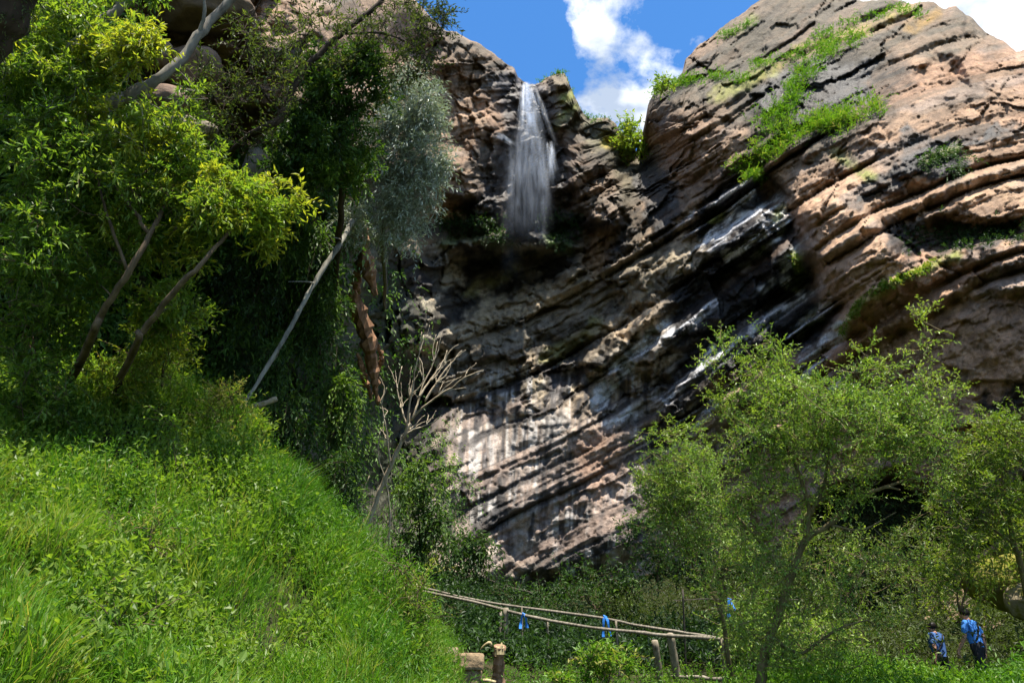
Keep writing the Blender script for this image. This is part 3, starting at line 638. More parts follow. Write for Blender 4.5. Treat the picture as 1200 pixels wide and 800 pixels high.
def twig_leaves(L, base, d, length, nl, ll, lw, var, droop=.25, spread=.9, vj=.12):
    """twigs (arrays) bearing NL leaves each"""
    n = len(base); f = (np.arange(nl) + .6) / nl
    d = unit(d); p = base[:, None] + d[:, None] * (length[:, None] * f)[..., None] - np.array([0, 0, 1.]) * (droop * length[:, None] * f ** 2)[..., None]
    p = p.reshape(-1, 3); dd = np.repeat(d, nl, 0) - np.array([0, 0, 1.]) * (droop * 1.6 * np.tile(f, n))[:, None]
    r = rand_dir(n * nl); ld = unit(dd * .75 + r * spread)
    nr = unit(rand_dir(n * nl) * .8 + np.array([0, 0, 1.]))
    sz = 0.7 + .6 * rng.random(n * nl)
    L.add(p, ld, nr, ll * sz, lw * sz, np.clip(np.repeat(var, nl) + vj * rng.normal(size=n * nl), 0, 1))
def tree(name, label, cat, limbs, crowns, bark, leafm, leaf=(.08, .025), group=None, nl=9, twig=.45, droop=.25, spread=.9, bare=0.0, limb_r=.02, seed=1, up=.25, stems=False):
    """limbs : [(picture points, distance(s), radii in metres)] first one is the trunk.  crowns : [(px, py, t, rx px, ry px, depth m, clumps, twigs per clump, tint)]"""
    global rng
    old = rng; rng = np.random.default_rng(seed)
    sk = []; tubes = []
    for pts, ts, rad in limbs:
        pts = np.array(pts, float); ts = np.broadcast_to(np.asarray(ts, float), (len(pts),)); w = P(pts[:, 0], pts[:, 1], ts)
        n = max(6, len(pts) * 4); w = spline(w, n); r = np.interp(np.linspace(0, 1, n), np.linspace(0, 1, len(rad)), rad)
        w[1:-1] += rng.normal(size=(n - 2, 3)) * (r[1:-1] * .22)[:, None]
        sk.append((w, r))
        tubes.append(MB().tube(w, r, 8, True, 0, .08))
    base = sk[0][0][0]
    T = thing(name, label, cat, base, group)
    nodes = np.concatenate([w for w, r in sk]); nrad = np.concatenate([r for w, r in sk])
    bb = MB(); L = Leaves()
    for (px, py, t, rx, ry, dz, nc, nt_, tint) in crowns:
        a = rng.random(nc) * 2 * pi; rr = np.sqrt(rng.random(nc)) ; cxs = px + rx * rr * np.cos(a); cys = py + ry * rr * np.sin(a)
        ct = t + dz * (rng.random(nc) - .5) * 2 * np.sqrt(np.clip(1 - rr ** 2, .1, 1))
        C = P(cxs, cys, ct)
        order = np.argsort([np.min(np.linalg.norm(nodes - c, axis=1)) for c in C])
        for c in C[order]:
            dist = np.linalg.norm(nodes - c, axis=1) + .25 * np.maximum(nodes[:, 2] - c[2], 0); k = int(np.argmin(dist)); s0 = nodes[k]
            ln = np.linalg.norm(c - s0)
            if ln > .15:
                r0 = min(nrad[k] * .65, limb_r * (.5 + .5 * ln)); m = max(4, int(ln / .22)); 
                mid = (s0 + c) / 2 + rng.normal(size=3) * ln * .10 + np.array([0, 0, -.08 * ln])
                q = spline([s0, mid, c], m); r = np.linspace(r0, max(r0 * .3, .0035), m)
                bb.tube(q, r, 4, False); nodes = np.concatenate([nodes, q[1:]]); nrad = np.concatenate([nrad, r[1:]])
            n = nt_; d = rand_dir(n) + np.array([0, 0, up]); tl = twig * (.5 + .9 * rng.random(n)); b0 = c + rng.normal(size=(n, 3)) * twig * .18
            tw = unit(d)
            for q in range(n):      # the twig itself
                e = b0[q] + tw[q] * tl[q] - np.array([0, 0, droop * tl[q]]); mm = (b0[q] + e) / 2 + np.array([0, 0, droop * tl[q] * .25])
                if q % 2 == 0 or bare: bb.tube(np.array([c, mm, e]), [.006, .0045, .002], 3, False)
            var = np.clip(tint + .16 * rng.normal() + .05 * rng.normal(size=n), 0, 1)
            keep = rng.random(n) >= bare
            if keep.any(): twig_leaves(L, b0[keep], d[keep], tl[keep], nl, leaf[0], leaf[1], var[keep], droop, spread)
    for k, tb in enumerate(tubes): tb.obj(('stem' if stems else 'trunk') if k == 0 or stems else 'limb', bark, T, True)
    if bb.n: bb.obj('branches', bark, T, True, kind='stuff')
    if L.count(): L.obj('foliage', leafm, T)
    rng = old
    return T, L.count()

M_bark_pale = bark_mat('pale_bark', (.085, .075, .06), (.24, .22, .185)); M_bark_brown = bark_mat('brown_bark', (.045, .032, .02), (.16, .115, .07)); M_bark_dark = bark_mat('dark_bark', (.02, .015, .01), (.07, .05, .035))
M_bark_olive = bark_mat('olive_bark', (.06, .05, .022), (.20, .16, .075)); M_dead = bark_mat('dead_wood', (.26, .21, .14), (.55, .47, .34), 10); M_rust = bark_mat('reddish_dead_wood', (.12, .06, .03), (.36, .20, .11), 9, .15)
L_bright = leaf_mat('bright_leaf', [(0, (.04, .085, .014)), (.22, (.12, .215, .03)), (.68, (.20, .28, .035)), (1, (.36, .36, .04))], .55)
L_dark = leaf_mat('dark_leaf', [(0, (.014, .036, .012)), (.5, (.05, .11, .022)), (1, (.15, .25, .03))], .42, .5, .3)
L_ivy = leaf_mat('ivy_leaf', [(0, (.025, .06, .018)), (.5, (.085, .18, .035)), (1, (.19, .30, .045))], .42, .5, .3)
L_grey = leaf_mat('grey_leaf', [(0, (.10, .13, .09)), (.5, (.28, .33, .27)), (1, (.46, .52, .46))], .14, .5, .4)
L_olive = leaf_mat('olive_leaf', [(0, (.035, .05, .012)), (.5, (.09, .13, .03)), (1, (.20, .23, .06))], .42, .5, .3)
L_willow = leaf_mat('willow_leaf', [(0, (.045, .10, .016)), (.45, (.16, .27, .045)), (1, (.33, .42, .07))], .40, .42, .4)
L_yellow = leaf_mat('yellow_leaf', [(0, (.06, .085, .012)), (.5, (.12, .20, .025)), (1, (.28, .34, .04))], .42, .45, .3)
L_grass = leaf_mat('grass_blade', [(0, (.028, .075, .008)), (.5, (.075, .19, .013)), (.8, (.145, .26, .02)), (1, (.30, .29, .08))], .45, .45, .3)

TREE_N = {}
def T_(name, *a, **k):
    t, n = tree(name, *a, **k); TREE_N[t.name] = n; return t
# --- left bank
T_('leaning_tree', 'pale grey leaning trunk in the top corner above yellow green leaves', 'tree',
   [([(-30,150),(20,112),(48,82),(95,45),(130,18),(165,-12),(220,-60),(290,-150),(330,-240)], [14,12.5,12.6,12.8,13,13.2,13.6,14,14.3], [.10,.095,.09,.085,.08,.07,.05,.02])],
   [(75,35,12,45,40,.8,26,12,.62),(45,105,11.6,45,45,.8,26,12,.42),(20,60,11.5,30,40,.7,12,10,.5),(100,85,12,40,25,.6,10,10,.6),(130,-20,12.5,60,30,.8,16,10,.5),(310,-190,14,70,50,.9,16,9,.5)], M_bark_pale, L_bright, (.115,.036), seed=11, nl=11, twig=.32)
T_('leaning_tree', 'lichen grey forked trunk slanting across the tan boulders', 'tree',
   [([(60,190),(118,128),(142,115),(165,104),(200,80),(230,46),(262,8),(300,-30),(360,-120),(390,-210)], [15.5,12.2,12.3,12.4,12.6,12.9,13.2,13.5,14,14.3], [.12,.12,.11,.09,.082,.075,.07,.06,.04,.015]),([(165,104),(140,112),(110,122)], 12.4, [.02,.014,.008]),([(165,104),(195,116),(240,116)], 12.5, [.02,.014,.006]),([(230,46),(240,15),(235,-20)], 12.9, [.035,.03,.02])],
   [(135,62,11.8,52,30,.5,22,12,.78),(165,45,11.8,25,18,.4,7,10,.85),(125,150,11.6,60,26,.6,22,12,.72),(185,165,12,45,20,.5,12,11,.7),(215,130,12.4,40,40,.6,10,7,.35),(370,-170,14,60,50,.9,14,9,.5)], M_bark_pale, L_bright, (.11,.034), seed=12, nl=10, twig=.32)
T_('bank_tree', 'thick brown trunk rising from the bank under dense green leaves', 'tree',
   [([(70,470),(108,392),(118,368),(150,320),(175,275),(200,225),(225,175)], [13.0,11.4,11.3,11.2,11.4,12.2,12.8], [.075,.058,.050,.044,.034,.022]),([(150,320),(120,275),(70,240),(20,230)], [12.7,12.4,12,11.6], [.04,.03,.02,.01]),([(175,275),(150,240),(110,190),(60,190)], [11.4,11.4,11.4,11.2], [.035,.03,.02,.01]),([(150,320),(125,250),(110,190),(100,140)], [11.3,11.2,11.4,11.6], [.028,.022,.016,.008])],
   [(60,190,11.5,65,35,.8,30,11,.40),(130,200,11.8,75,38,.8,38,11,.42),(50,260,11.3,55,40,.8,26,10,.30),(140,260,12,75,35,.8,28,11,.36),(220,200,12.6,45,35,.7,18,10,.45),(30,320,11,40,45,.8,20,9,.22),(100,320,11.8,50,35,.7,16,10,.30)], M_bark_brown, L_bright, (.115,.036), seed=13, nl=10, twig=.36)
T_('bank_tree', 'thin forked brown trunk carrying the brightest yellow green branch', 'tree',
   [([(130,480),(160,400),(168,388),(205,340),(235,310),(262,280),(290,245)], [13.2,11.5,11.4,11.2,11.2,11.6,12.2], [.065,.055,.048,.04,.03,.02]),([(205,340),(185,345),(165,335)], 12.3, [.02,.014,.008])],
   [(250,232,11.8,58,26,.6,22,11,.66),(310,225,12,48,20,.6,13,11,.74),(290,255,12,52,24,.6,12,10,.62),(312,285,12,18,8,.2,4,10,.95),(205,285,12,35,25,.5,12,11,.6),(190,355,11.9,30,22,.4,9,10,.5)], M_bark_brown, L_bright, (.115,.036), seed=14, nl=11, twig=.30)
T_('overhanging_tree', 'curved dark branch reaching up through sparse olive leaves', 'tree',
   [([(225,230),(270,178),(300,155),(328,138),(343,105),(365,72),(400,40),(440,6),(480,-40)], [19.5,16,15,15,15.2,15.4,15.7,16,16.4], [.06,.05,.075,.075,.065,.06,.055,.05,.04]),([(330,135),(300,95),(290,40),(310,-10)], [15,14.8,14.6,14.5], [.03,.025,.018,.01]),([(400,40),(450,40),(500,60)], [15.7,16,16.4], [.025,.018,.008])],
   [(300,60,14.6,70,50,1.0,36,7,.45),(380,40,15.4,55,45,1.0,26,7,.45),(260,110,14.6,45,45,.8,18,7,.4),(300,140,14.8,60,40,.8,16,7,.35),(455,50,16,40,45,.9,26,8,.3),(500,25,16.4,26,28,.5,18,9,.1),(490,75,16.4,26,25,.5,12,9,.15),(420,-20,15.6,110,30,1.2,30,8,.35)], M_bark_dark, L_olive, (.10,.030), seed=15, nl=8, twig=.42, bare=.25)
T_('dark_tree', 'rounded deep green tree between the curved branch and the silvery tree', 'tree',
   [([(392,345),(395,300),(400,250),(398,200),(400,150),(405,110)], [23.5,19,17.4,17.2,17,17], [.09,.08,.07,.05,.03])],
   [(400,100,16.4,46,40,.9,40,13,.5),(385,150,16.4,50,35,.9,30,13,.42),(380,195,16.4,40,28,.8,20,13,.6),(425,70,16.6,25,20,.6,10,12,.6),(340,185,16.2,35,30,.7,16,12,.35),(420,200,16.8,22,22,.5,9,12,.7)], M_bark_dark, L_dark, (.13,.046), seed=16, nl=11, twig=.42)
T_('silver_tree', 'silvery grey leaved tree hanging beside the left rock tower', 'tree',
   [([(450,365),(452,330),(448,290),(455,240),(470,190),(480,140),(482,100)], [34,22,19.9,19.7,19.5,19.4,19.4], [.07,.06,.055,.045,.03,.015])],
   [(482,120,19,34,40,.8,34,14,.62),(490,170,19,36,40,.8,38,14,.66),(475,220,19,40,34,.8,32,13,.6),(450,190,19.3,25,35,.7,14,10,.5),(440,260,19.3,40,26,.8,22,9,.55),(470,280,19.3,28,18,.6,11,9,.6),(440,140,19.4,20,40,.6,10,9,.45)], M_bark_pale, L_grey, (.14,.030), seed=17, nl=11, twig=.5, droop=.5)
# --- right foreground
T_('willow_tree', 'slender leaning willow whose broad crown covers the right cliff foot', 'tree',
   [([(886,830),(893,790),(903,745),(925,680),(945,630),(972,615),(1000,588),(1035,571),(1055,574)], [11.3,11.3,11.3,11.3,11.3,11.2,11.1,11,10.9], [.085,.078,.070,.062,.05,.042,.034,.024,.014]),
    ([(945,630),(948,600),(938,560),(920,520),(900,480)], [11.3,11.3,11.3,11.4,11.5], [.045,.035,.028,.018,.01]),([(948,606),(965,570),(970,530),(975,480)], [11.3,11.2,11.1,11.1], [.03,.025,.018,.01]),
    ([(925,680),(895,640),(860,600),(830,570)], [11.3,11.5,11.8,12], [.03,.022,.016,.008]),([(903,745),(935,765),(955,755),(985,735),(1018,726)], [11.3,11.1,11,10.9,10.8], [.03,.026,.022,.016,.008]),([(1035,571),(1080,560),(1110,575),(1130,600)], [11,11,11.2,11.3], [.022,.018,.012,.007]),([(972,615),(1010,620),(1050,600)], [11.2,11,11], [.02,.015,.008])],
   [(950,490,11,70,45,.9,34,13,.58),(1010,500,11,70,42,.9,34,13,.56),(900,500,11.4,50,45,.8,22,12,.52),(1060,505,11,55,40,.9,26,12,.42),(870,560,11.6,60,50,.8,20,10,.55),(960,550,11.2,90,40,.9,24,10,.5),(1060,560,11.2,60,40,.8,16,10,.52),(900,620,11.4,60,50,.8,20,10,.6),(1000,640,11.2,90,40,.9,18,8,.55),(930,690,11.3,60,40,.8,16,8,.62),(860,690,11.6,40,40,.7,14,9,.6),(890,750,11.2,45,35,.6,14,9,.66),(960,770,11.0,50,25,.6,14,9,.66),(1010,700,11.0,60,40,.8,14,8,.56),
    (848,440,11.8,14,48,.3,9,10,.78),(885,440,11.6,20,25,.3,6,10,.7),(905,415,11.6,15,30,.3,6,9,.72),(1085,415,11.2,9,45,.3,7,7,.92),(1012,440,11.2,12,30,.3,5,9,.75),(1050,440,11.2,20,25,.3,5,9,.6),(1105,470,11.3,18,30,.3,5,9,.7),(930,450,11.3,40,20,.5,8,11,.5),(900,700,11.4,50,60,.7,12,7,.6),(960,720,11.3,60,40,.7,12,7,.55)],
   M_bark_olive, L_willow, (.060,.019), seed=21, nl=12, twig=.36, up=.55, droop=.12)
T_('young_willow', 'small twin stemmed willow left of the leaning one behind the rail end', 'tree',
   [([(860,830),(856,790),(851,750),(841,708),(826,680),(812,664)], [14.5,14.5,14.5,14.5,14.5,14.5], [.06,.05,.045,.035,.028,.02]),([(851,745),(845,710),(847,680),(848,640)], 14.5, [.035,.03,.025,.015]),([(812,664),(795,620),(780,590)], 14.5, [.02,.014,.008])],
   [(800,560,14.4,42,38,.8,28,12,.5),(775,580,14.4,32,35,.7,18,11,.46),(820,610,14.4,45,40,.8,26,11,.45),(800,520,14.4,40,25,.6,10,10,.6),(765,545,14.4,16,22,.3,5,9,.62),(850,640,14.4,35,30,.6,14,9,.5),(800,640,14.4,35,25,.6,8,8,.4)], M_bark_olive, L_willow, (.065,.021), seed=22, nl=11, twig=.40, up=.5, droop=.12)
T_('hillside_tree', 'yellow green small tree in front of pale rock at the right frame edge', 'tree',
   [([(1222,800),(1215,760),(1205,700),(1190,640),(1175,580),(1180,520)], [15.5,15.5,15.4,15.3,15.2,15.2], [.08,.07,.06,.04,.02]),([(1190,640),(1150,610),(1120,600)], [15.3,15,15], [.03,.02,.01])],
   [(1175,520,15,38,38,.8,28,12,.55),(1160,575,14.8,50,36,.8,28,11,.5),(1130,600,14.8,40,45,.7,20,9,.4),(1190,610,15,30,50,.7,20,11,.6),(1140,540,15,30,30,.6,12,10,.4),(1210,500,15,25,45,.6,12,11,.6),(1100,640,14.6,45,40,.7,16,7,.45)], M_bark_olive, L_yellow, (.075,.028), seed=23, nl=11, twig=.42, up=.4)
print('tree leaves', TREE_N, sum(TREE_N.values()))
# ================================================================== grass, herbs and creepers that nobody could count
_gx = np.linspace(-22, 22, 300); _gy = np.linspace(-6, 48, 360); _GX, _GY = np.meshgrid(_gx, _gy, indexing='ij'); _GZ = ground_z(_GX, _GY)
def gz(x, y):
    u = np.clip((x + 22) / 44 * 299, 0, 298.999); v = np.clip((y + 6) / 54 * 359, 0, 358.999); i = u.astype(int); j = v.astype(int); f = u - i; g = v - j
    return (_GZ[i, j] * (1 - f) + _GZ[i + 1, j] * f) * (1 - g) + (_GZ[i, j + 1] * (1 - f) + _GZ[i + 1, j + 1] * f) * g
def scatter(n, x0, x1, y0, y1, keep, near=6.0):
    """random spots on the ground, denser near the path where single blades show; KEEP(px, py, x, y) is a density 0..1"""
    X = []; m = 0
    while m < n:
        x = x0 + (x1 - x0) * rng.random(60000); y = y0 + (y1 - y0) * rng.random(60000); z = gz(x, y)
        p = np.stack([x, y, z], -1); px, py, f = proj(p); d = np.linalg.norm(p - EYE, axis=1)
        k = (f > 1) & (px > -260) & (px < 1460) & (rng.random(60000) < keep(px, py, x, y) * np.clip(near / d, 0, 1) ** 2)
        X.append(p[k]); m += int(k.sum())
    return np.concatenate(X)[:n]
def blades(p, length, width, var, lean=None, droop=.5, name='grass'):
    n = len(p); az = rng.random(n) * 2 * pi; o = np.stack([np.cos(az), np.sin(az), np.zeros(n)], -1)
    nr = ground_normal_fast(p); d = unit(np.array([0, 0, 1.]) * .9 + nr * .45 + o * (.18 + .35 * rng.random(n))[:, None] + (0 if lean is None else lean))
    side = unit(np.cross(d, o + .01)); side = unit(side + .6 * rand_dir(n)); side = unit(side - d * (side * d).sum(1, keepdims=True))
    l = length[:, None]; w = width[:, None] * .5
    m = p + d * l * .55; hz = d * np.array([1, 1, 0]) ; tip = p + d * l * .92 + hz * l * droop * .5 - np.array([0, 0, 1.]) * l * droop * (.15 + .35 * rng.random(n))[:, None]
    V = np.stack([p - side * w, p + side * w, m + side * w * .8, m - side * w * .8, tip], 1).reshape(-1, 3)
    b = np.arange(n)[:, None] * 5
    return V, b + np.array([[0, 1, 2, 3]]), b + np.array([[3, 2, 4]]), np.repeat(var, 5)
def ground_normal_fast(p):
    e = .2; x, y = p[:, 0], p[:, 1]; n = np.stack([-(gz(x + e, y) - gz(x - e, y)) / (2 * e), -(gz(x, y + e) - gz(x, y - e)) / (2 * e), np.ones(len(x))], -1); return unit(n)
def stuff(name, label, cat, me, **k):
    o = link(name, me, None, None, kind='stuff', label=label, category=cat); return o
def in_poly(px, py, poly, soft=20, warp=18, seed=0): return region(px, py, poly, soft, warp, seed)
BANK = [(-260,380),(60,400),(220,420),(300,490),(400,590),(490,665),(522,700),(535,900),(-260,900)]
LEAFY = [(90,470),(230,450),(300,520),(330,620),(250,640),(150,600),(110,540)]
BROAD = [(70,690),(150,680),(240,700),(250,760),(190,830),(60,830)]
def patch(px, py, seed): return fbm(px / 70., py / 55., o=3, seed=seed)
def bank_grass():
    global rng; rng = np.random.default_rng(101)
    k = lambda px, py, x, y: in_poly(px, py, BANK, 14, 10, 5) * (1 - .75 * in_poly(px, py, LEAFY)) * (1 - .6 * in_poly(px, py, BROAD)) * (.12 + .88 * sstep(-.35, .1, patch(px, py, 7)))
    p = scatter(80000, -14, 2.5, 3.2, 22, k, 6.5); px, py, f = proj(p)
    tone = np.clip(.56 + .55 * patch(px, py, 9) + .13 * rng.normal(size=len(p)), 0, .95); dry = rng.random(len(p)) < .07; tone[dry] = 1.0
    V, Q, T, v = blades(p, (.24 + .46 * rng.random(len(p))) * (1 + .8 * patch(px, py, 11)), .007 + .007 * rng.random(len(p)), tone)
    stuff('grass', 'thick bright green grass over the steep bank in the foreground', 'grass', mesh_np('grass', V, [Q, T], L_grass, False, {'v': v}))
    # feathery herbs on the crest and flank, broad leaves low down
    L = Leaves()
    k = lambda px, py, x, y: in_poly(px, py, BANK, 14, 10, 5) * (.12 + .88 * in_poly(px, py, [(250,440),(330,540),(420,600),(520,680),(560,820),(430,830),(330,660),(240,560),(200,470)], 25, 20, 12) + .4 * sstep(0, .4, patch(px, py, 13)))
    p = scatter(14000, -14, 2.5, 3.2, 22, k, 7.5); px, py, f = proj(p); n = len(p)
    twig_leaves(L, p, ground_normal_fast(p) * .35 + np.array([0, 0, 1.]) + .28 * rand_dir(n), .34 + .50 * rng.random(n), 14, .065, .014, np.clip(.62 + .4 * patch(px, py, 14), .1, .92), .06, .75, .08)
    stuff('herbs', 'feathery yellow green weeds along the sunlit crest of the bank', 'weeds', mesh_np('herbs', *(lambda a: (a[0], [a[1]]))(L.arrays()), L_grass, False, {'v': L.arrays()[2]}))
    L = Leaves()      # lime green feathery growth under the trees and along the upper crest
    k = lambda px, py, x, y: np.clip(in_poly(px, py, [(60,400),(150,370),(200,400),(260,440),(300,520),(280,560),(240,530),(200,470),(120,480),(70,450)], 16, 16, 17) * sstep(-.2, .2, patch(px, py, 18)), 0, 1)
    p = scatter(3200, -14, 2.5, 6, 24, k, 12.); n = len(p)
    twig_leaves(L, p, np.array([0, 0, 1.]) + .35 * rand_dir(n), .5 + .7 * rng.random(n), 14, .10, .024, np.clip(.80 + .1 * rng.normal(size=n), 0, .97), .25, .8, .07)
    V, Q, v = L.arrays(); stuff('lime_weeds', 'lime green feathery weeds under the bank trees and beside the log', 'weeds', mesh_np('lime_weeds', V, [Q], L_grass, False, {'v': v}))
    L = Leaves()
    k = lambda px, py, x, y: in_poly(px, py, BANK, 14, 10, 5) * np.clip(in_poly(px, py, LEAFY) + in_poly(px, py, BROAD) + .75 * sstep(-.02, .25, patch(px, py, 15)) + .7 * in_poly(px, py, [(-80,420),(120,430),(130,540),(60,580),(-80,560)]), 0, 1)
    p = scatter(12500, -14, 2.5, 3.2, 22, k, 7.5); px, py, f = proj(p); n = len(p)
    twig_leaves(L, p, np.array([0, 0, 1.]) + .35 * rand_dir(n), .28 + .45 * rng.random(n), 9, .09, .045, np.clip(.38 + .3 * patch(px, py, 16), 0, .9), .1, 1.0, .1)
    V, Q, v = L.arrays(); stuff('leafy_undergrowth', 'broad leaved weeds in darker patches on the lower bank', 'weeds', mesh_np('leafy_undergrowth', V, [Q], L_bright, False, {'v': v}))
bank_grass()
def gorge_cover():
    global rng; rng = np.random.default_rng(102)
    # shaded undergrowth between the railing and the foot of the cliff
    L = Leaves()
    REG = [(380,560),(470,600),(520,650),(600,690),(700,670),(770,600),(860,560),(960,580),(1120,600),(1260,640),(1260,740),(1000,745),(880,790),(760,790),(560,790),(500,720),(420,690)]
    k = lambda px, py, x, y: in_poly(px, py, REG, 14, 10, 21) * (.25 + .75 * sstep(-.3, .2, fbm(x * .5, y * .5, o=3, seed=22)))
    p = scatter(6500, -9, 20, 13, 44, k, 24.); px, py, f = proj(p); n = len(p); hh = .5 + 1.0 * np.clip(fbm(p[:, 0] * .45, p[:, 1] * .45, o=3, seed=23) + .5, 0, 1)
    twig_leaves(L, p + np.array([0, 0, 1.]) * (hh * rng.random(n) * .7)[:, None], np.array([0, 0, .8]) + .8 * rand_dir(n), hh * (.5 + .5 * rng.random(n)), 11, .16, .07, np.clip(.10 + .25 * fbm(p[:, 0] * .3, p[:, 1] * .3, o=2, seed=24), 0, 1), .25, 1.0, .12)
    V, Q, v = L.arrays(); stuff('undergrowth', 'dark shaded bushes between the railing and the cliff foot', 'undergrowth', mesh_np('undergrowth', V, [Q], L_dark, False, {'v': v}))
    # sunlit ground cover right of the railing
    L = Leaves()
    REG2 = [(560,800),(640,775),(760,785),(860,775),(930,745),(1000,735),(1100,745),(1200,735),(1300,720),(1300,930),(560,930)]
    k = lambda px, py, x, y: in_poly(px, py, REG2, 12, 10, 25) * (.2 + .8 * sstep(860, 960, px)) * (.3 + .7 * sstep(-.3, .2, fbm(x * .8, y * .8, o=3, seed=26)))
    p = scatter(7500, -3, 18, 7, 26, k, 13.); px, py, f = proj(p); n = len(p)
    low_ = 1 - .6 * np.exp(-((px - 1130) / 60.) ** 2)
    twig_leaves(L, p, np.array([0, 0, 1.]) + .4 * rand_dir(n), low_ * (.2 + .75 * rng.random(n) * np.clip(.6 + fbm(p[:, 0] * 1.1, p[:, 1] * 1.1, o=2, seed=28), .2, 1.3)), 11, .085, .026, np.clip(.56 + .3 * fbm(p[:, 0] * .6, p[:, 1] * .6, o=3, seed=27), .1, .95), .12, .9, .1)
    V, Q, v = L.arrays(); stuff('ground_cover', 'bright green low herbs round the two walkers and the willow', 'ground cover', mesh_np('ground_cover', V, [Q], L_grass, False, {'v': v}))
gorge_cover()
def thicket():
    global rng; rng = np.random.default_rng(107); L = Leaves()
    REG = [(860,640),(940,610),(1010,620),(1100,620),(1180,640),(1300,640),(1300,815),(1180,805),(1060,800),(1000,760),(900,770),(760,760),(700,740),(690,690)]
    k = lambda px, py, x, y: in_poly(px, py, REG, 16, 14, 41) * (.15 + .85 * sstep(-.25, .2, fbm(x * .45, y * .45, o=3, seed=42)))
    p = scatter(6000, 1, 22, 15, 38, k, 20.); n = len(p); hh = .7 + 1.5 * np.clip(fbm(p[:, 0] * .5, p[:, 1] * .5, o=3, seed=43) + .45, 0, 1)
    twig_leaves(L, p + np.array([0, 0, 1.]) * (hh * rng.random(n))[:, None], np.array([0, 0, .7]) + .9 * rand_dir(n), hh * (.3 + .4 * rng.random(n)), 11, .115, .042, np.clip(.14 + .35 * fbm(p[:, 0] * .4, p[:, 1] * .4, o=2, seed=44), 0, 1), .3, 1.0, .12)
    V, Q, v = L.arrays(); stuff('thicket', 'olive tangle of bushes behind the walkers under the cliff', 'thicket', mesh_np('thicket', V, [Q], L_olive, False, {'v': v}))
thicket()
def wall_creeper():
    global rng; rng = np.random.default_rng(103)
    WALL = [(-120,-60),(120,-60),(150,40),(170,140),(260,150),(300,200),(330,180),(400,190),(430,240),(445,290),(490,300),(505,400),(490,450),(530,520),(540,640),(600,700),(400,720),(300,600),(-120,600)]
    n = 27000; px = -120 + 720 * rng.random(n); py = -60 + 780 * rng.random(n)
    k = in_poly(px, py, WALL, 12, 26, 31) * (.08 + .92 * sstep(-.22, .18, fbm(px / 34., py / 60., o=3, seed=32))); s = rng.random(n) < k; px, py = px[s], py[s]; n = len(px)
    base = cliff_point(px, py, 0.05); lump = np.clip(fbm(px / 40., py / 55., o=3, seed=33) + .4, 0, 1)
    base = base - ray(px, py) * (lump * .9 * rng.random(n))[:, None]
    d = np.array([0, -.55, -.35]) + .75 * rand_dir(n); L = Leaves()
    sc = np.linalg.norm(base - EYE, axis=1) / 20
    ln = (.45 + .7 * rng.random(n)) * sc ** .5
    twig_leaves(L, base, d, ln, 8, .21, .075, np.clip(.46 + .28 * fbm(px / 50., py / 50., o=2, seed=34) + .35 * (fbm(px / 30., py / 60., o=2, seed=35) > .42), 0, 1), .8, .8, .12)
    V, Q, v = L.arrays(); stuff('ivy', 'dark creepers and ferns clothing the shaded left rock wall', 'ivy', mesh_np('ivy', V, [Q], L_ivy, False, {'v': v}))
wall_creeper()
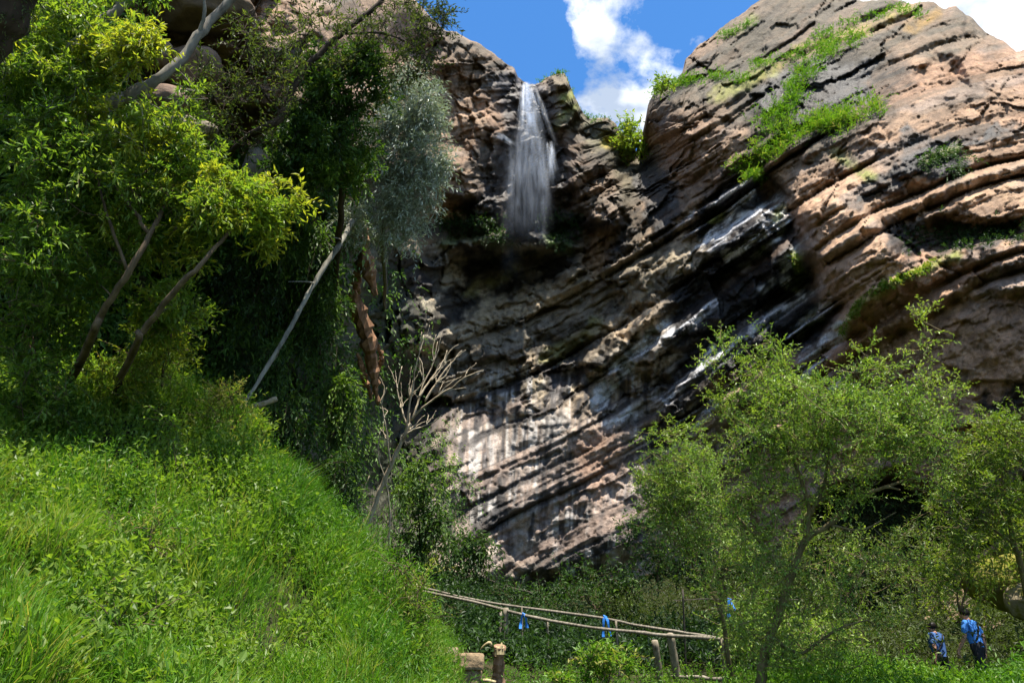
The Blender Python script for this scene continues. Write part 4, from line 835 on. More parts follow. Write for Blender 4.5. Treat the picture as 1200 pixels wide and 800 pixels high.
def ledge_growth():
    """grass and moss on the ledges of the right cliff : one mass per ledge"""
    global rng; rng = np.random.default_rng(104)
    rows = [('broad tussock grass cascading down the main ledge of the right cliff', [(872,205),(885,196),(900,182),(915,168),(932,158),(950,150),(968,150),(985,146),(1005,136),(1025,128)], 9, 1500, .72, 1.0),
            ('grassy runnel climbing from the main ledge towards the summit', [(885,150),(905,138),(920,128),(930,112),(936,98),(945,85),(958,68),(972,58),(990,48),(1010,42)], 9, 1200, .62, .8),
            ('grass fringe on the left shoulder ledge of the right cliff', [(768,108),(785,102),(805,97),(830,93),(860,92),(872,96)], 4, 600, .6, .7),
            ('thin grass along the upper left skyline slope', [(840,50),(850,42),(868,36),(880,28)], 3, 200, .5, .5),
            ('low turf across the summit slope of the right cliff', [(880,80),(905,72),(930,66),(960,42),(990,32),(1020,22),(1050,12),(1080,20)], 5, 700, .6, .5),
            ('hanging grass tuft at the lower end of the main ledge', [(862,200),(870,208),(880,212),(890,218)], 5, 300, .75, .8),
            ('bright moss line edging the long slanting rib', [(985,388),(993,375),(1002,362),(1012,350),(1026,338),(1040,331),(1060,324),(1080,316),(1092,305)], 2.2, 1100, .88, .14),
            ('dark heath clump on the slab above the slanting rib', [(1065,285),(1090,272),(1115,268),(1140,272),(1170,275),(1195,272),(1150,282),(1100,290)], 9, 900, .18, .5),
            ('small fern patch under the brow of the right cliff', [(1078,192),(1095,186),(1110,178),(1125,180),(1130,195),(1110,205)], 6, 350, .35, .45),
            ('moss on the wet rib tips below the main ledge', [(928,300),(934,312),(938,325),(934,338)], 3, 150, .85, .3),
            ('dripping ferns in the hollow beside the waterfall', [(500,258),(530,262),(555,258),(575,268),(600,278)], 8, 800, .30, .7),
            ('dripping ferns right of the waterfall ledge', [(628,250),(645,262),(660,255),(672,262),(665,275),(640,275)], 9, 900, .25, .7),
            ('grass on the brink beside the top of the fall', [(633,92),(645,88),(660,86),(690,138),(705,138),(720,145)], 3, 350, .45, .5)]
    for lab, pts, wd, n, tone, ln in rows:
        q = spline(np.array(pts, float), 200)[rng.integers(0, 200, n)] + rng.normal(size=(n, 2)) * wd * .75
        q = q[rng.random(len(q)) < .15 + .85 * sstep(-.22, .12, fbm(q[:, 0] / 13., q[:, 1] / 13., o=3, seed=60))]; n = len(q)
        q[:, 1] = np.maximum(q[:, 1], top_py(q[:, 0]) + 1)
        p = cliff_point(q[:, 0], q[:, 1], .02); L = Leaves(); kind = 'moss' if 'moss' in lab else ('ferns' if 'fern' in lab else 'ledge_grass')
        up = np.array([0, -.35, .85]) if kind == 'ledge_grass' else np.array([0, -.6, -.1])
        twig_leaves(L, p, up + .6 * rand_dir(n), ln * (.5 + .8 * rng.random(n)), 7, .26 * max(ln, .35), .05, np.clip(tone + .1 * rng.normal(size=n), 0, 1), .45, .6, .07)
        V, Qd, v = L.arrays(); stuff(kind, lab, 'grass' if kind == 'ledge_grass' else kind.rstrip('s'), mesh_np(kind, V, [Qd], L_grass if tone > .4 else L_dark, False, {'v': v}))
ledge_growth()
# ================================================================== the fall
def waterfall():
    global rng; rng = np.random.default_rng(105)
    m = NM('falling_water'); a = m.attr('v').outputs['Fac']; v = m.pos((1.0, 1.0, .16)); n1 = m.noise(4.0, 4, .65, v); n2 = m.noise(1.1, 3, .5, m.pos((1, 1, .5)))
    al = m.math('MULTIPLY', a, m.ramp(m.math('ADD', m.math('MULTIPLY', n1.outputs[0], .7), m.math('MULTIPLY', n2.outputs[0], .3)), [(.36, (.05,) * 3), (.62, (1,) * 3)]), True)
    b = m.bsdf((.70, .80, .96), .35, .5); tl = m.n('ShaderNodeBsdfTranslucent'); tl.inputs[0].default_value = (.72, .82, .98, 1)
    x0 = m.n('ShaderNodeMixShader'); x0.inputs[0].default_value = .5; m.l(b.outputs[0], x0.inputs[1]); m.l(tl.outputs[0], x0.inputs[2])
    tr = m.n('ShaderNodeBsdfTransparent'); fin = m.n('ShaderNodeMixShader'); m.l(al, fin.inputs[0]); m.l(tr.outputs[0], fin.inputs[1]); m.l(x0.outputs[0], fin.inputs[2])
    mb = MB()
    def strip(pts, wd, alpha):
        """a soft edged ribbon of water following PTS"""
        pts = np.asarray(pts); k = len(pts); az = rng.normal() * .5; side = np.array([cos(az), sin(az), 0]); prof = np.array([0, .45, 1, .45, 0]); off = np.array([-.5, -.26, 0, .26, .5])
        bow = np.array([0, -cos(az), 0]) * .12
        V = pts[:, None] + side * (off[None, :, None] * np.asarray(wd)[:, None, None]) + bow * (prof[None, :, None] * np.asarray(wd)[:, None, None])
        A = np.asarray(alpha)[:, None] * prof[None]; i = np.arange(k - 1)[:, None] * 5; j = np.arange(4)[None]
        mb.add(V.reshape(-1, 3), None, np.stack([i + j, i + j + 1, i + 6 + j, i + 5 + j], -1).reshape(-1, 4), A.ravel())
    Q_ = []
    def fall(x0, y0, x1, y1, out0, out1, wd, al0, fade=.25, k=14, head=.12):
        t0 = 54.2 - out0; p0 = P(x0, y0, t0) if y0 > 130 else P(x0, y0, 56.0 - out0); f = np.linspace(0, 1, k)
        tgt = P(x1, y1, 1.0) - EYE; p1 = EYE + tgt * ((p0[1] - out1 - EYE[1]) / tgt[1])
        pts = p0 + (p1 - p0) * np.stack([f, np.sqrt(f) * .35 + f * .65, f], -1); pts[:, 0] += np.cumsum(rng.normal(size=k)) * .02
        a = al0 * np.minimum(1, np.minimum((f + .02) / head, (1 - f) / fade + .0)); Q_.append((pts, wd * (.7 + .6 * f), a))
    for _ in range(70):      # chute below the lip
        x = 617 + rng.normal() * 3.2; fall(x, 96 + 3 * rng.random(), 620 + (x - 616) * 3.3 + rng.normal() * 3, 150 + 40 * rng.random(), .12, .9 + .5 * rng.random(), .14 + .40 * rng.random(), .18, .5)
    for _ in range(150):     # the veil
        s = rng.random(); x = 619 + 50 * (s - .5) * (.6 + .4 * rng.random()); y = 135 + 45 * rng.random() + 70 * (s - .5) ** 2
        fall(x, y, 618 + (x - 618) * (1.08 + .12 * rng.normal()) + rng.normal() * 2, 225 + 60 * rng.random(), .5 + .5 * rng.random(), .9 + .8 * rng.random(), .22 + .75 * rng.random(), .07, .75, 14, .3)
    for _ in range(26):      # soft spray
        x = 602 + 34 * rng.random(); fall(x, 165 + 30 * rng.random(), x + rng.normal() * 5, 262 + 30 * rng.random(), 1.0, 1.4, 1.2 + 1.6 * rng.random(), .08, .6, 14, .4)
    for _ in range(26):      # left rill that runs down a slab and joins
        fall(578 + 4 * rng.normal(), 153 + 6 * rng.random(), 600 + 8 * rng.random(), 168 + 6 * rng.random(), .1, .5, .10 + .2 * rng.random(), .16, .4, 8, .3)
    for _ in range(26):      # right spray
        fall(640 + 10 * rng.random(), 165 + 8 * rng.random(), 642 + 12 * rng.random(), 190 + 35 * rng.random(), .3, .8, .12 + .3 * rng.random(), .16, .6)
    for _ in range(40):      # splash on the lower ledge and the drip below it
        x = 588 + 50 * rng.random(); fall(x, 262 + 8 * rng.random(), x + rng.normal() * 3, 278 + 6 * rng.random(), 1.6, 1.2, .4 + .7 * rng.random(), .09, .6, 7)
    for _ in range(18):
        x = 600 + 34 * rng.random(); fall(x, 225 + 25 * rng.random(), x + rng.normal() * 4, 268 + 26 * rng.random(), 1.6, 1.2, 1.2 + 1.2 * rng.random(), .04, .7, 12, .5)
    for _ in range(16):
        x = 602 + 8 * rng.normal() * .5; fall(x, 275, x + rng.normal(), 300 + 40 * rng.random(), 2.2, 1.0, .4 + .6 * rng.random(), .025, .8)
    allp = np.concatenate([p for p, w_, a_ in Q_]); px, py, f = proj(allp); lim = proj(cliff_point(px, np.maximum(py, top_py(px) + 2), .25))[2]
    allp = EYE + (allp - EYE) * (np.minimum(f, lim) / f)[:, None]; i0 = 0
    for p, w_, a_ in Q_: strip(allp[i0:i0 + len(p)], w_, a_); i0 += len(p)
    o = link('waterfall', mb.mesh('waterfall', m.out(fin.outputs[0]), True), None, None, kind='structure', label='thin white waterfall dropping from the notch in the cliff', category='waterfall')
waterfall()
# ================================================================== things
rng = np.random.default_rng(106)
def shrub(name, label, px, py, t, rx, ry, dz, nc, nt_, tint, leafm, leaf=(.10, .035), seed=1, nl=9, twig=.45, ground=None, up=.3, bare=0, group=None, stems=3, cat='shrub', bark=None, droop=.2):
    """a bush : a few stems from one foot, and foliage round an uneven crown"""
    s = t / FPX; foot = (px, py + ry * 1.05) if ground is None else ground
    r = np.random.default_rng(seed); lim = []
    for k in range(stems):
        ex = px + (r.random() - .5) * rx * 1.2; ey = py - ry * .3 * r.random()
        lim.append(([foot, ((foot[0] * 2 + ex) / 3 + r.normal() * 3, foot[1] * .6 + ey * .4), (ex, ey)], [t, t, t + (r.random() - .5) * dz], [.03 * s * 45, .02 * s * 45, .008 * s * 45]))
    return T_(name, label, cat, lim, [(px, py, t, rx, ry, dz, nc, nt_, tint)], bark or M_bark_brown, leafm, leaf, group, nl, twig, droop, .95, bare, .015, seed, up, True)
def gpt(px, py, t):
    p = P(px, py, t); return np.array([p[0], p[1], float(ground_z(p[0], p[1]))])

# ---- dead timber on the left
def dead_pole():
    T = thing('dead_trunk', 'pale lichen covered dead trunk leaning across the dark gorge', 'dead tree', P(276, 500, 14.7))
    pts = [(268,520),(285,475),(312,432),(340,385),(362,345),(385,308),(400,284),(412,262)]; t = np.linspace(14.6, 18.8, 8)
    w = spline(P([a for a, b in pts], [b for a, b in pts], t), 40); w += np.cumsum(rng.normal(size=w.shape) * .006, 0); r = np.linspace(.034, .070, 40) * (1 + .08 * rng.normal(size=40))
    MB().tube(w, r, 9, True, 0, .1).obj('trunk', M_dead_grey, T, True)
    for k, (a, b) in enumerate(((14, (300,452)), (24, (352,352)), (33, (376,300)))):
        q = P(b[0] + (-1) ** k * 14, b[1] - 22, 16.2); MB().tube(spline([w[a], (w[a] + q) / 2 + .05, q], 7), np.linspace(.022, .006, 7), 5).obj('branch', M_dead_grey, T, True)
M_dead_grey = bark_mat('grey_dead_wood', (.09, .085, .065), (.30, .29, .24), 9); M_log = bark_mat('log_bark', (.13, .105, .06), (.34, .28, .18), 10)
dead_pole()
def log():
    T = thing('log', 'short broken log jutting level from the bank crest', 'log', P(240, 480, 14.6))
    pts = [(222,479),(245,479),(270,479),(290,478),(306,474),(324,467)]; w = spline(P([a for a, b in pts], [b for a, b in pts], np.linspace(14.2, 15.2, 6)), 26)
    MB().tube(w, np.linspace(.075, .055, 26) * (1 + .1 * rng.normal(size=26)), 9, True, 0, .08).obj('stem', M_log, T, True)
    q = P(312, 488, 15); MB().tube(spline([w[19], (w[19] + q) / 2, q], 6), np.linspace(.03, .01, 6), 5).obj('snag', M_log, T, True)
log()
def bark_strips():
    T = thing('broken_trunk', 'reddish brown shattered trunk hanging down the left wall', 'dead tree', P(400, 210, 23))
    parts = (([(394,205),(404,228),(414,255),(424,285),(433,318),(440,345)], [5, 8, 10, 9, 9, 3], 23.0, 'trunk'), ([(414,340),(420,365),(430,395),(436,425),(440,452),(442,474)], [4, 9, 9, 7, 5, 2], 24.0, 'splinter'),
             ([(402,212),(409,238),(418,262)], [3, 4, 2], 22.8, 'splinter'), ([(424,300),(418,330),(420,352)], [4, 5, 2], 23.6, 'splinter'), ([(420,415),(426,440),(436,466)], [2, 5, 2], 24.2, 'splinter'), ([(441,400),(447,420),(440,440)], [1.5, 3, 1.5], 24.6, 'splinter'))
    for pts, wd, t, nm in parts:
        k = 26; w = spline(P([a for a, b in pts], [b for a, b in pts], t + np.linspace(0, .8, len(pts))), k); r = np.interp(np.linspace(0, 1, k), np.linspace(0, 1, len(wd)), wd) * t / FPX
        w = w + rng.normal(size=w.shape) * .02
        MB().tube(w, r * (1 + .18 * rng.normal(size=k)), 9, True, 0, .22).obj(nm, M_rust, T, False)
bark_strips()
def bare_tree():
    t = 27.0; T = thing('bare_tree', 'leafless pale tree standing against the dark left foot of the cliff', 'tree', P(424, 640, t))
    def br(pts, r0, r1, nm='branch', dt=0.0, par=T):
        k = max(8, len(pts) * 5); w = spline(P([a for a, b in pts], [b for a, b in pts], t + np.linspace(0, dt, len(pts))), k); w[1:] += np.cumsum(rng.normal(size=w[1:].shape) * .012, 0)
        MB().tube(w, np.linspace(r0, r1, k) * t / FPX, 6, True, 0, .05).obj(nm, M_dead, par, True); return w
    br([(420,650),(430,615),(443,580),(457,548),(470,518),(482,492)], 3.6, 2.2, 'trunk')
    main = [[(482,492),(496,476),(514,462),(532,450),(545,441),(566,434)], [(482,492),(490,468),(497,446),(508,424),(513,398)], [(476,502),(480,466),(484,440),(491,416),(494,390)],
            [(470,518),(480,505),(500,498),(516,486)], [(498,470),(512,448),(528,430),(544,414)], [(490,466),(505,446),(520,426),(528,410)], [(457,548),(455,515),(450,490),(446,470),(452,452)], [(478,500),(470,478),(466,455),(470,430)]]
    for pts in main:
        br(pts, 1.35, .45, dt=rng.normal() * .8)
        for _ in range(5):
            k = rng.integers(1, len(pts) - 1); a = pts[k]; dx = pts[-1][0] - pts[0][0]; dy = pts[-1][1] - pts[0][1]; l = np.hypot(dx, dy); e = (a[0] + dx / l * 20 + rng.normal() * 8, a[1] + dy / l * 20 - 6 + rng.normal() * 7)
            br([a, ((a[0] + e[0]) / 2 + rng.normal() * 2, (a[1] + e[1]) / 2 + rng.normal() * 2), e], .7, .25, 'twig', .3)
    br([(455,640),(458,600),(452,560),(444,530),(446,505)], 1.0, .5, 'sucker')
    br([(428,625),(424,590),(432,560)], 1.6, .6, 'sucker')
bare_tree()
def mossy_bough():
    on_root = gpt(-330, 520, 7.6) - np.array([0, 0, .3]); T = thing('mossy_tree', 'dark mossy leaning trunk filling the top left corner', 'tree', on_root)
    w = spline(np.concatenate([[on_root], P([-190, -70, -25, -2, 12, 30, 60, 120, 190], [330, 110, 48, 16, -12, -45, -110, -240, -380], [6.6, 6.2, 6.2, 6.2, 6.2, 6.2, 6.3, 6.5, 6.8])]), 40)
    MB().tube(w, np.interp(np.linspace(0, 1, 40), [0, .6, 1], [.27, .20, .05]) * (1 + .06 * rng.normal(size=40)), 14, True, 0, .06).obj('trunk', M_bark_dark, T, True)
    L = Leaves(); n = 1100; k = rng.integers(2, 38, n); d = rand_dir(n); b = w[k] + d * .2 + (w[np.minimum(k + 1, 39)] - w[k]) * rng.random(n)[:, None]
    twig_leaves(L, b, d * .6 + np.array([0, 0, -.5]), .05 + .10 * rng.random(n), 5, .035, .012, np.clip(.25 + .2 * rng.normal(size=n), 0, 1), .5, .8); L.obj('moss', L_olive, T)
mossy_bough()

# ---- boulders
M_boulder = None
def boulder(label, px, py, t, rx, ry, seed, col, moss=0.0, squash=.8):
    r = np.random.default_rng(seed); nu, nv = 56, 36; th = np.linspace(0, 2 * pi, nu, endpoint=False); ph = np.linspace(.02, pi - .02, nv); A, B = np.meshgrid(th, ph, indexing='ij')
    d = np.stack([np.sin(B) * np.cos(A), np.sin(B) * np.sin(A), np.cos(B)], -1)
    pl = unit(r.normal(size=(15, 3))); cut = .74 + .2 * r.random(15); s = np.ones(A.shape)
    for q, c in zip(pl, cut): dd = d @ q; s = np.where(dd * s > c, c / np.maximum(dd, 1e-3), s)
    s = s * (1 + .05 * fbm(d[..., 0] * 3 + seed, d[..., 1] * 3, d[..., 2] * 3, 4, seed) + .02 * fbm(d[..., 0] * 9 + seed, d[..., 1] * 9, d[..., 2] * 9, 3, seed + 1))
    c = P(px, py, t); V = c + d * s[..., None] * np.array([rx, (rx + ry) / 2 * squash, ry]) * t / FPX
    i = np.arange(nu)[:, None] * nv; i2 = np.roll(np.arange(nu), -1)[:, None] * nv; j = np.arange(nv - 1)[None]
    Q = np.stack([i + j, i + j + 1, i2 + j + 1, i2 + j], -1).reshape(-1, 4)
    m = NM('boulder_stone'); v = m.pos(); n1 = m.noise(2.6, 6, .65, v); n2 = m.noise(16, 4, .65, v)
    cc = m.ramp(n1.outputs[0], [(.3, tuple(x * .55 for x in col)), (.55, col), (.75, tuple(min(.8, x * 1.3) for x in col))])
    if moss: cc = m.mix(m.ramp(m.noise(3.2, 5, .6, v).outputs[0], [(.62 - moss * .35, (0,) * 3), (.72 - moss * .3, (1,) * 3)]), cc, (.15, .14, .02))
    hh = m.math('ADD', m.math('MULTIPLY', n1.outputs[0], .7), m.math('MULTIPLY', n2.outputs[0], .3))
    o = link('boulder', mesh_np('boulder', (V - c).reshape(-1, 3), [Q], m.out(m.bsdf(cc, .9, .2, m.bump(hh, .8, .06)).outputs[0]), True), None, tuple(c)); o['label'] = label; o['category'] = 'boulder'; return o
boulder('upper rounded tan boulder above the slanting grey trunk', 178, 62, 16.2, 26, 20, 1, (.21, .15, .105))
boulder('wide tan boulder crossed by the slanting grey trunk', 222, 78, 16.6, 40, 28, 2, (.20, .135, .095))
boulder('flat pinkish slab below the tan boulders', 190, 120, 15.9, 40, 18, 3, (.19, .13, .095))
boulder('long grey ledge stone under the pinkish slab', 215, 152, 16.0, 40, 12, 4, (.24, .20, .15))
boulder('pale pointed stone behind the curved dark branch', 360, 80, 18.6, 22, 28, 5, (.27, .20, .145))
boulder('grey upright stone under the end of the curved branch', 300, 195, 17.8, 16, 30, 6, (.23, .20, .16))
boulder('brown shadowed block at the top of the left wall', 230, 14, 16.8, 70, 26, 7, (.15, .105, .07))
boulder('ochre stone between the deep green tree and the silvery tree', 458, 122, 24.5, 16, 20, 8, (.40, .26, .10))
boulder('mossy yellow boulder at the right frame edge above the walkers', 1178, 680, 17.0, 50, 36, 9, (.24, .19, .10), .9)
boulder('pale stone at the lower right frame edge', 1205, 705, 15.8, 26, 24, 10, (.28, .23, .15), .5)
0 and boulder('light sunlit slab seen through the top of the willow', 1085, 470, 24.5, 46, 40, 11, (.46, .38, .26))
0 and boulder('grey sunlit slab behind the yellow green tree', 1160, 510, 23.0, 50, 42, 12, (.42, .37, .29))

# ---- shrubs
shrub('brink_shrub', 'bright green bush perched in the notch right of the fall', 738, 166, 57.5, 16, 22, 1.0, 26, 10, .62, L_bright, (.30, .11), 31, 9, 1.0)
shrub('brink_shrub', 'tiny spiky bush on the left shoulder of the right cliff', 776, 100, 47, 9, 7, .5, 8, 8, .45, L_bright, (.26, .08), 32, 8, .7)
WALLG = 'fern curtains hanging on the left wall'
for k, (lab, px, py, t, rx, ry, tint, lm) in enumerate((('arched mid green fern curtain right of the brightest branch', 345, 272, 18.6, 38, 24, .62, L_dark), ('dark fern bush under the arched curtain', 290, 330, 18.8, 40, 40, .30, L_dark), ('fern mound behind the foot of the leaning dead trunk', 300, 420, 18.8, 36, 40, .42, L_dark),
     ('fern curtain between dead trunk and reddish trunk', 375, 370, 20.6, 30, 44, .45, L_dark), ('sunlit fern streamer low beside the reddish trunk', 398, 470, 22.0, 18, 50, .75, L_dark), ('dark bush tucked behind the log', 335, 490, 18.0, 30, 36, .40, L_dark), ('fern bush at the crest beside the bare tree', 395, 560, 20.0, 26, 36, .38, L_dark),
     ('soft green bush left of the reddish trunk', 365, 310, 20.2, 24, 26, .48, L_dark), ('creeper mass right of the bare tree foot', 492, 590, 32.0, 26, 50, .45, L_dark), ('creeper mass below the lower left rock face', 540, 655, 36.0, 40, 36, .40, L_dark))):
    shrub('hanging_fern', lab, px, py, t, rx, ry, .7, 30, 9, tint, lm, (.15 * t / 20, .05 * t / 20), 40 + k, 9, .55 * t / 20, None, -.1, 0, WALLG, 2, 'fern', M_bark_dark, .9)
BANKG = 'bushes on the left bank'
for k, (lab, px, py, t, rx, ry, tint, lm, lf) in enumerate((('shadowed leafy bush at the left frame edge above the bank', 30, 470, 11.5, 55, 50, .28, L_bright, (.11, .04)), ('dark bush at mid height of the left frame edge', 45, 385, 12.0, 55, 45, .25, L_bright, (.10, .038)), ('feathery yellow bush under the brightest branch', 190, 415, 13.0, 42, 36, .70, L_bright, (.10, .022)),
     ('glossy white green bush between the two brown trunks', 200, 370, 12.4, 40, 24, .52, L_bright, (.10, .032)), ('tall weedy bush on the upper bank below the trunks', 120, 455, 12.6, 50, 36, .60, L_bright, (.09, .03)), ('dark rounded bush in the middle of the bank', 205, 545, 10.9, 50, 50, .30, L_bright, (.09, .035)), ('lime green bush spilling over the bank crest by the log', 262, 500, 13.2, 22, 50, .82, L_grass, (.09, .02)),
     ('leafy bush on the crest under the leaning dead trunk', 300, 540, 13.2, 32, 34, .45, L_bright, (.10, .035)), ('low leafy clump at the bottom left of the bank', 125, 745, 6.6, 65, 42, .36, L_bright, (.075, .038)), ('yellowing clump in the dip of the middle bank', 175, 640, 8.6, 50, 28, .72, L_grass, (.085, .02)), ('weed clump at the right end of the bank crest', 470, 705, 10.0, 36, 44, .66, L_grass, (.075, .018)))):
    shrub('bank_bush', lab, px, py, t, rx, ry, .5, 26, 9, tint, lm, lf, 60 + k, 10, .38, None, .5, 0, BANKG, 3)
GORGE = 'bushes in the gorge behind the willow'
for k, (lab, px, py, t, rx, ry, tint, lm) in enumerate((('dark bush left of the twin stemmed willow', 770, 640, 24, 40, 40, .32, L_dark), ('dark bush behind the twin stemmed willow', 850, 640, 22, 50, 50, .35, L_dark), ('olive tangle in the black hollow behind the leaning willow', 980, 670, 19, 60, 50, .35, L_olive), ('olive tangle right of the black hollow', 1075, 665, 17.5, 50, 50, .45, L_olive),
      ('yellow green bush hanging over the two walkers', 1125, 672, 15.6, 44, 42, .62, L_yellow), ('sunlit bush at the foot of the leaning willow', 945, 745, 12.6, 50, 26, .55, L_willow), ('drooping yellow bush behind the mossy boulder', 1195, 640, 16.2, 34, 36, .72, L_yellow), ('low bush right of the railing end', 880, 740, 15.5, 34, 36, .45, L_willow), ('dark bush below the lower wall of the cliff', 700, 690, 31, 50, 24, .35, L_dark), ('dark bush below the black stain of the cliff', 610, 715, 33, 40, 22, .35, L_dark))):
    shrub('gorge_bush', lab, px, py, t, rx, ry, .9, 28, 9, tint, lm, (.085 * (t / 14), .030 * (t / 14)), 80 + k, 9, .40 * t / 14, None, .3, 0, GORGE, 3)
shrub('young_bush', 'bright sprouting bush below the middle of the railing', 708, 785, 11.0, 30, 18, .4, 16, 9, .72, L_grass, (.10, .034), 95, 9, .30, None, .9)
shrub('young_bush', 'small bright sprig beside the broken stump', 655, 797, 10.5, 9, 10, .15, 4, 6, .75, L_grass, (.09, .03), 96, 8, .18, None, 1.0, stems=1)

# ---- railing, posts, ribbons
M_rail = bark_mat('weathered_rail_wood', (.085, .072, .055), (.27, .24, .19), 14); M_post = bark_mat('post_wood', (.10, .085, .06), (.30, .26, .19), 14, .2); M_darkrail = bark_mat('dark_rail_wood', (.03, .026, .02), (.10, .085, .07), 14)
def railing(name, label, rails, posts, mat, pmat, rad=.035):
    T = thing(name, label, 'railing', gpt(*posts[0][1], posts[0][2]) if posts else P(*rails[0][0], rails[0][1][0]))
    for pts, ts in rails:
        k = 30; w = spline(P([a for a, b in pts], [b for a, b in pts], ts), k); w += np.cumsum(rng.normal(size=w.shape) * .004, 0)
        MB().tube(w, rad * (1 + .08 * rng.normal(size=k)), 8, True, 0, .06).obj('rail', mat, T, True)
    for top, bot, t, r in posts:
        a = P(*top, t); b = P(*bot, t); b = a + (b - a) * 1.0; g = float(ground_z(b[0], b[1])); b2 = np.array([b[0], b[1], min(b[2], g) - .15])
        w = spline([b2, b2 * .5 + a * .5, a], 10); MB().tube(w, r * (1 + .06 * rng.normal(size=10)), 8, True, 0, .08).obj('post', pmat, T, True)
    return T
railing('wooden_railing', 'near grey pole handrail descending along the path', [([(478,688),(520,698),(560,707),(594,716),(640,727),(700,738),(745,743),(785,747),(847,751)], [25,23,22,21,20,18.6,17.6,16.8,15.6]), ([(785,793),(810,794),(850,797)], [16.9,16.4,15.7])],
        [((593,712),(590,748),21, .075), ((641,727),(642,770),20, .035), ((785,742),(797,806),16.8, .085), ((767,750),(776,806),17.3, .075), ((847,748),(855,806),15.6, .075), ((586,716),(586,742),21.3, .05)], M_rail, M_post, .040)
railing('wooden_railing', 'far grey pole handrail parallel to the near one', [([(478,684),(520,694),(560,703),(620,712),(700,722),(745,731),(790,738),(847,747)], [26.5,25,24,22.6,20.8,19.6,18.2,16.4])], [((612,711),(612,735),22.8, .03), ((722,727),(724,765),20.2, .03)], M_rail, M_post, .036)
railing('dark_railing', 'thin dark handrail high against the foot of the lower wall', [([(545,668),(570,678),(600,688),(624,694)], [36,36,35,35]), ([(560,690),(600,702),(625,708)], [35.5,35.2,34.8])], [((590,686),(590,712),35.4, .06), ((612,691),(612,715),35, .06)], M_darkrail, M_darkrail, .045)
railing('wire_fence', 'thin wire strung behind the twin stemmed willow', [([(790,703),(830,702),(880,702),(935,703)], [20,20,20,20])], [((872,688),(876,740),20, .025), ((800,690),(800,750),20, .025)], M_darkrail, M_darkrail, .012)
M_ribbon = NM('blue_ribbon'); M_ribbon = M_ribbon.out(M_ribbon.bsdf((.035, .20, .62), .5, .3).outputs[0])
def ribbon(label, px, py, t, tails):
    T = thing('ribbon', label, 'ribbon', P(px, py, t), 'blue ribbons tied along the railings')
    s = t / FPX
    for ix, (dx, dy, wd, sway) in enumerate(tails):
        k = 9; x0 = (ix - (len(tails) - 1) / 2) * 5.5; f = np.linspace(0, 1, k); c = P(px, py, t - .08) + np.stack([(x0 * np.minimum(1, f * 4 + .2) + dx * .3 * f + sway * np.sin(f * 5) * .6) * s, -.04 * np.sin(f * 4 + dx), -dy * f * s], -1)
        w = wd * s * (.8 + .2 * np.sin(f * 7 + dx)) * np.where(f < .12, .5, 1) / 2; side = np.array([.95, .3, 0]); n = np.array([.3, -.95, 0]) * .004
        V = np.concatenate([c - side * w[:, None] - n, c + side * w[:, None] - n, c + side * w[:, None] + n, c - side * w[:, None] + n]); i = np.arange(k - 1); Q = []
        for a, b in ((0, 1), (1, 2), (2, 3), (3, 0)): Q += [(a * k + j, b * k + j, b * k + j + 1, a * k + j + 1) for j in i]
        Q += [(0, 3 * k, 2 * k, k), (k - 1, 2 * k - 1, 3 * k - 1, 4 * k - 1)]
        MB().add(V, None, Q).obj('tail', M_ribbon, T, False)
    MB().tube(P([px - 2, px, px + 2], [py - 1, py, py + 1], t - .05), .028, 7).obj('knot', M_ribbon, T, True)
ribbon('blue ribbon hanging in two tails beside the left railing post', 614, 719, 20.6, [(-4, 16, 3.6, .6), (1, 15, 3.6, -.8)])
ribbon('blue ribbon tied between the two handrails at mid span', 709, 722, 19.4, [(1, 22, 3.4, .8), (7, 21, 3.4, -.8)])
ribbon('narrow blue ribbon hanging from the wire behind the willow', 855, 702, 19.9, [(1, 19, 4.0, .6), (4, 13, 3, -1)])

# ---- stump and blocks
def stump():
    T = thing('stump', 'splintered broken stump standing below the railing post', 'stump', gpt(583, 800, 12.6)); t = 12.6
    g = float(parent_loc(T)[2]); w = spline(P([582, 583, 584, 585, 586], [830, 800, 785, 768, 757], t), 20); MB().tube(w, np.interp(np.linspace(0, 1, 20), [0, .5, 1], [.125, .095, .10]) * (1 + .1 * rng.normal(size=20)), 12, True, 0, .14).obj('trunk', M_stump, T, False)
    for k in range(9):
        a = k * .7; b = w[-2] + np.array([cos(a), sin(a), 0]) * .062; e = b + np.array([rng.normal() * .015, rng.normal() * .015, .02 + .09 * rng.random() ** 2])
        MB().tube([b - np.array([0, 0, .1]), b, e], [.034, .036, .012], 5).obj('splinter', M_stump_pale, T, False)
    MB().tube(spline(P([576, 574, 568, 563], [757, 752, 755, 760], t - .1), 8), [.02, .025, .022, .02, .016, .014, .01, .006], 6).obj('torn_bark', M_stump_pale, T, True)
M_stump = bark_mat('stump_wood', (.10, .055, .03), (.30, .19, .12), 12, .12); M_stump_pale = bark_mat('splintered_wood', (.24, .19, .09), (.46, .38, .22), 14, .2)
stump()
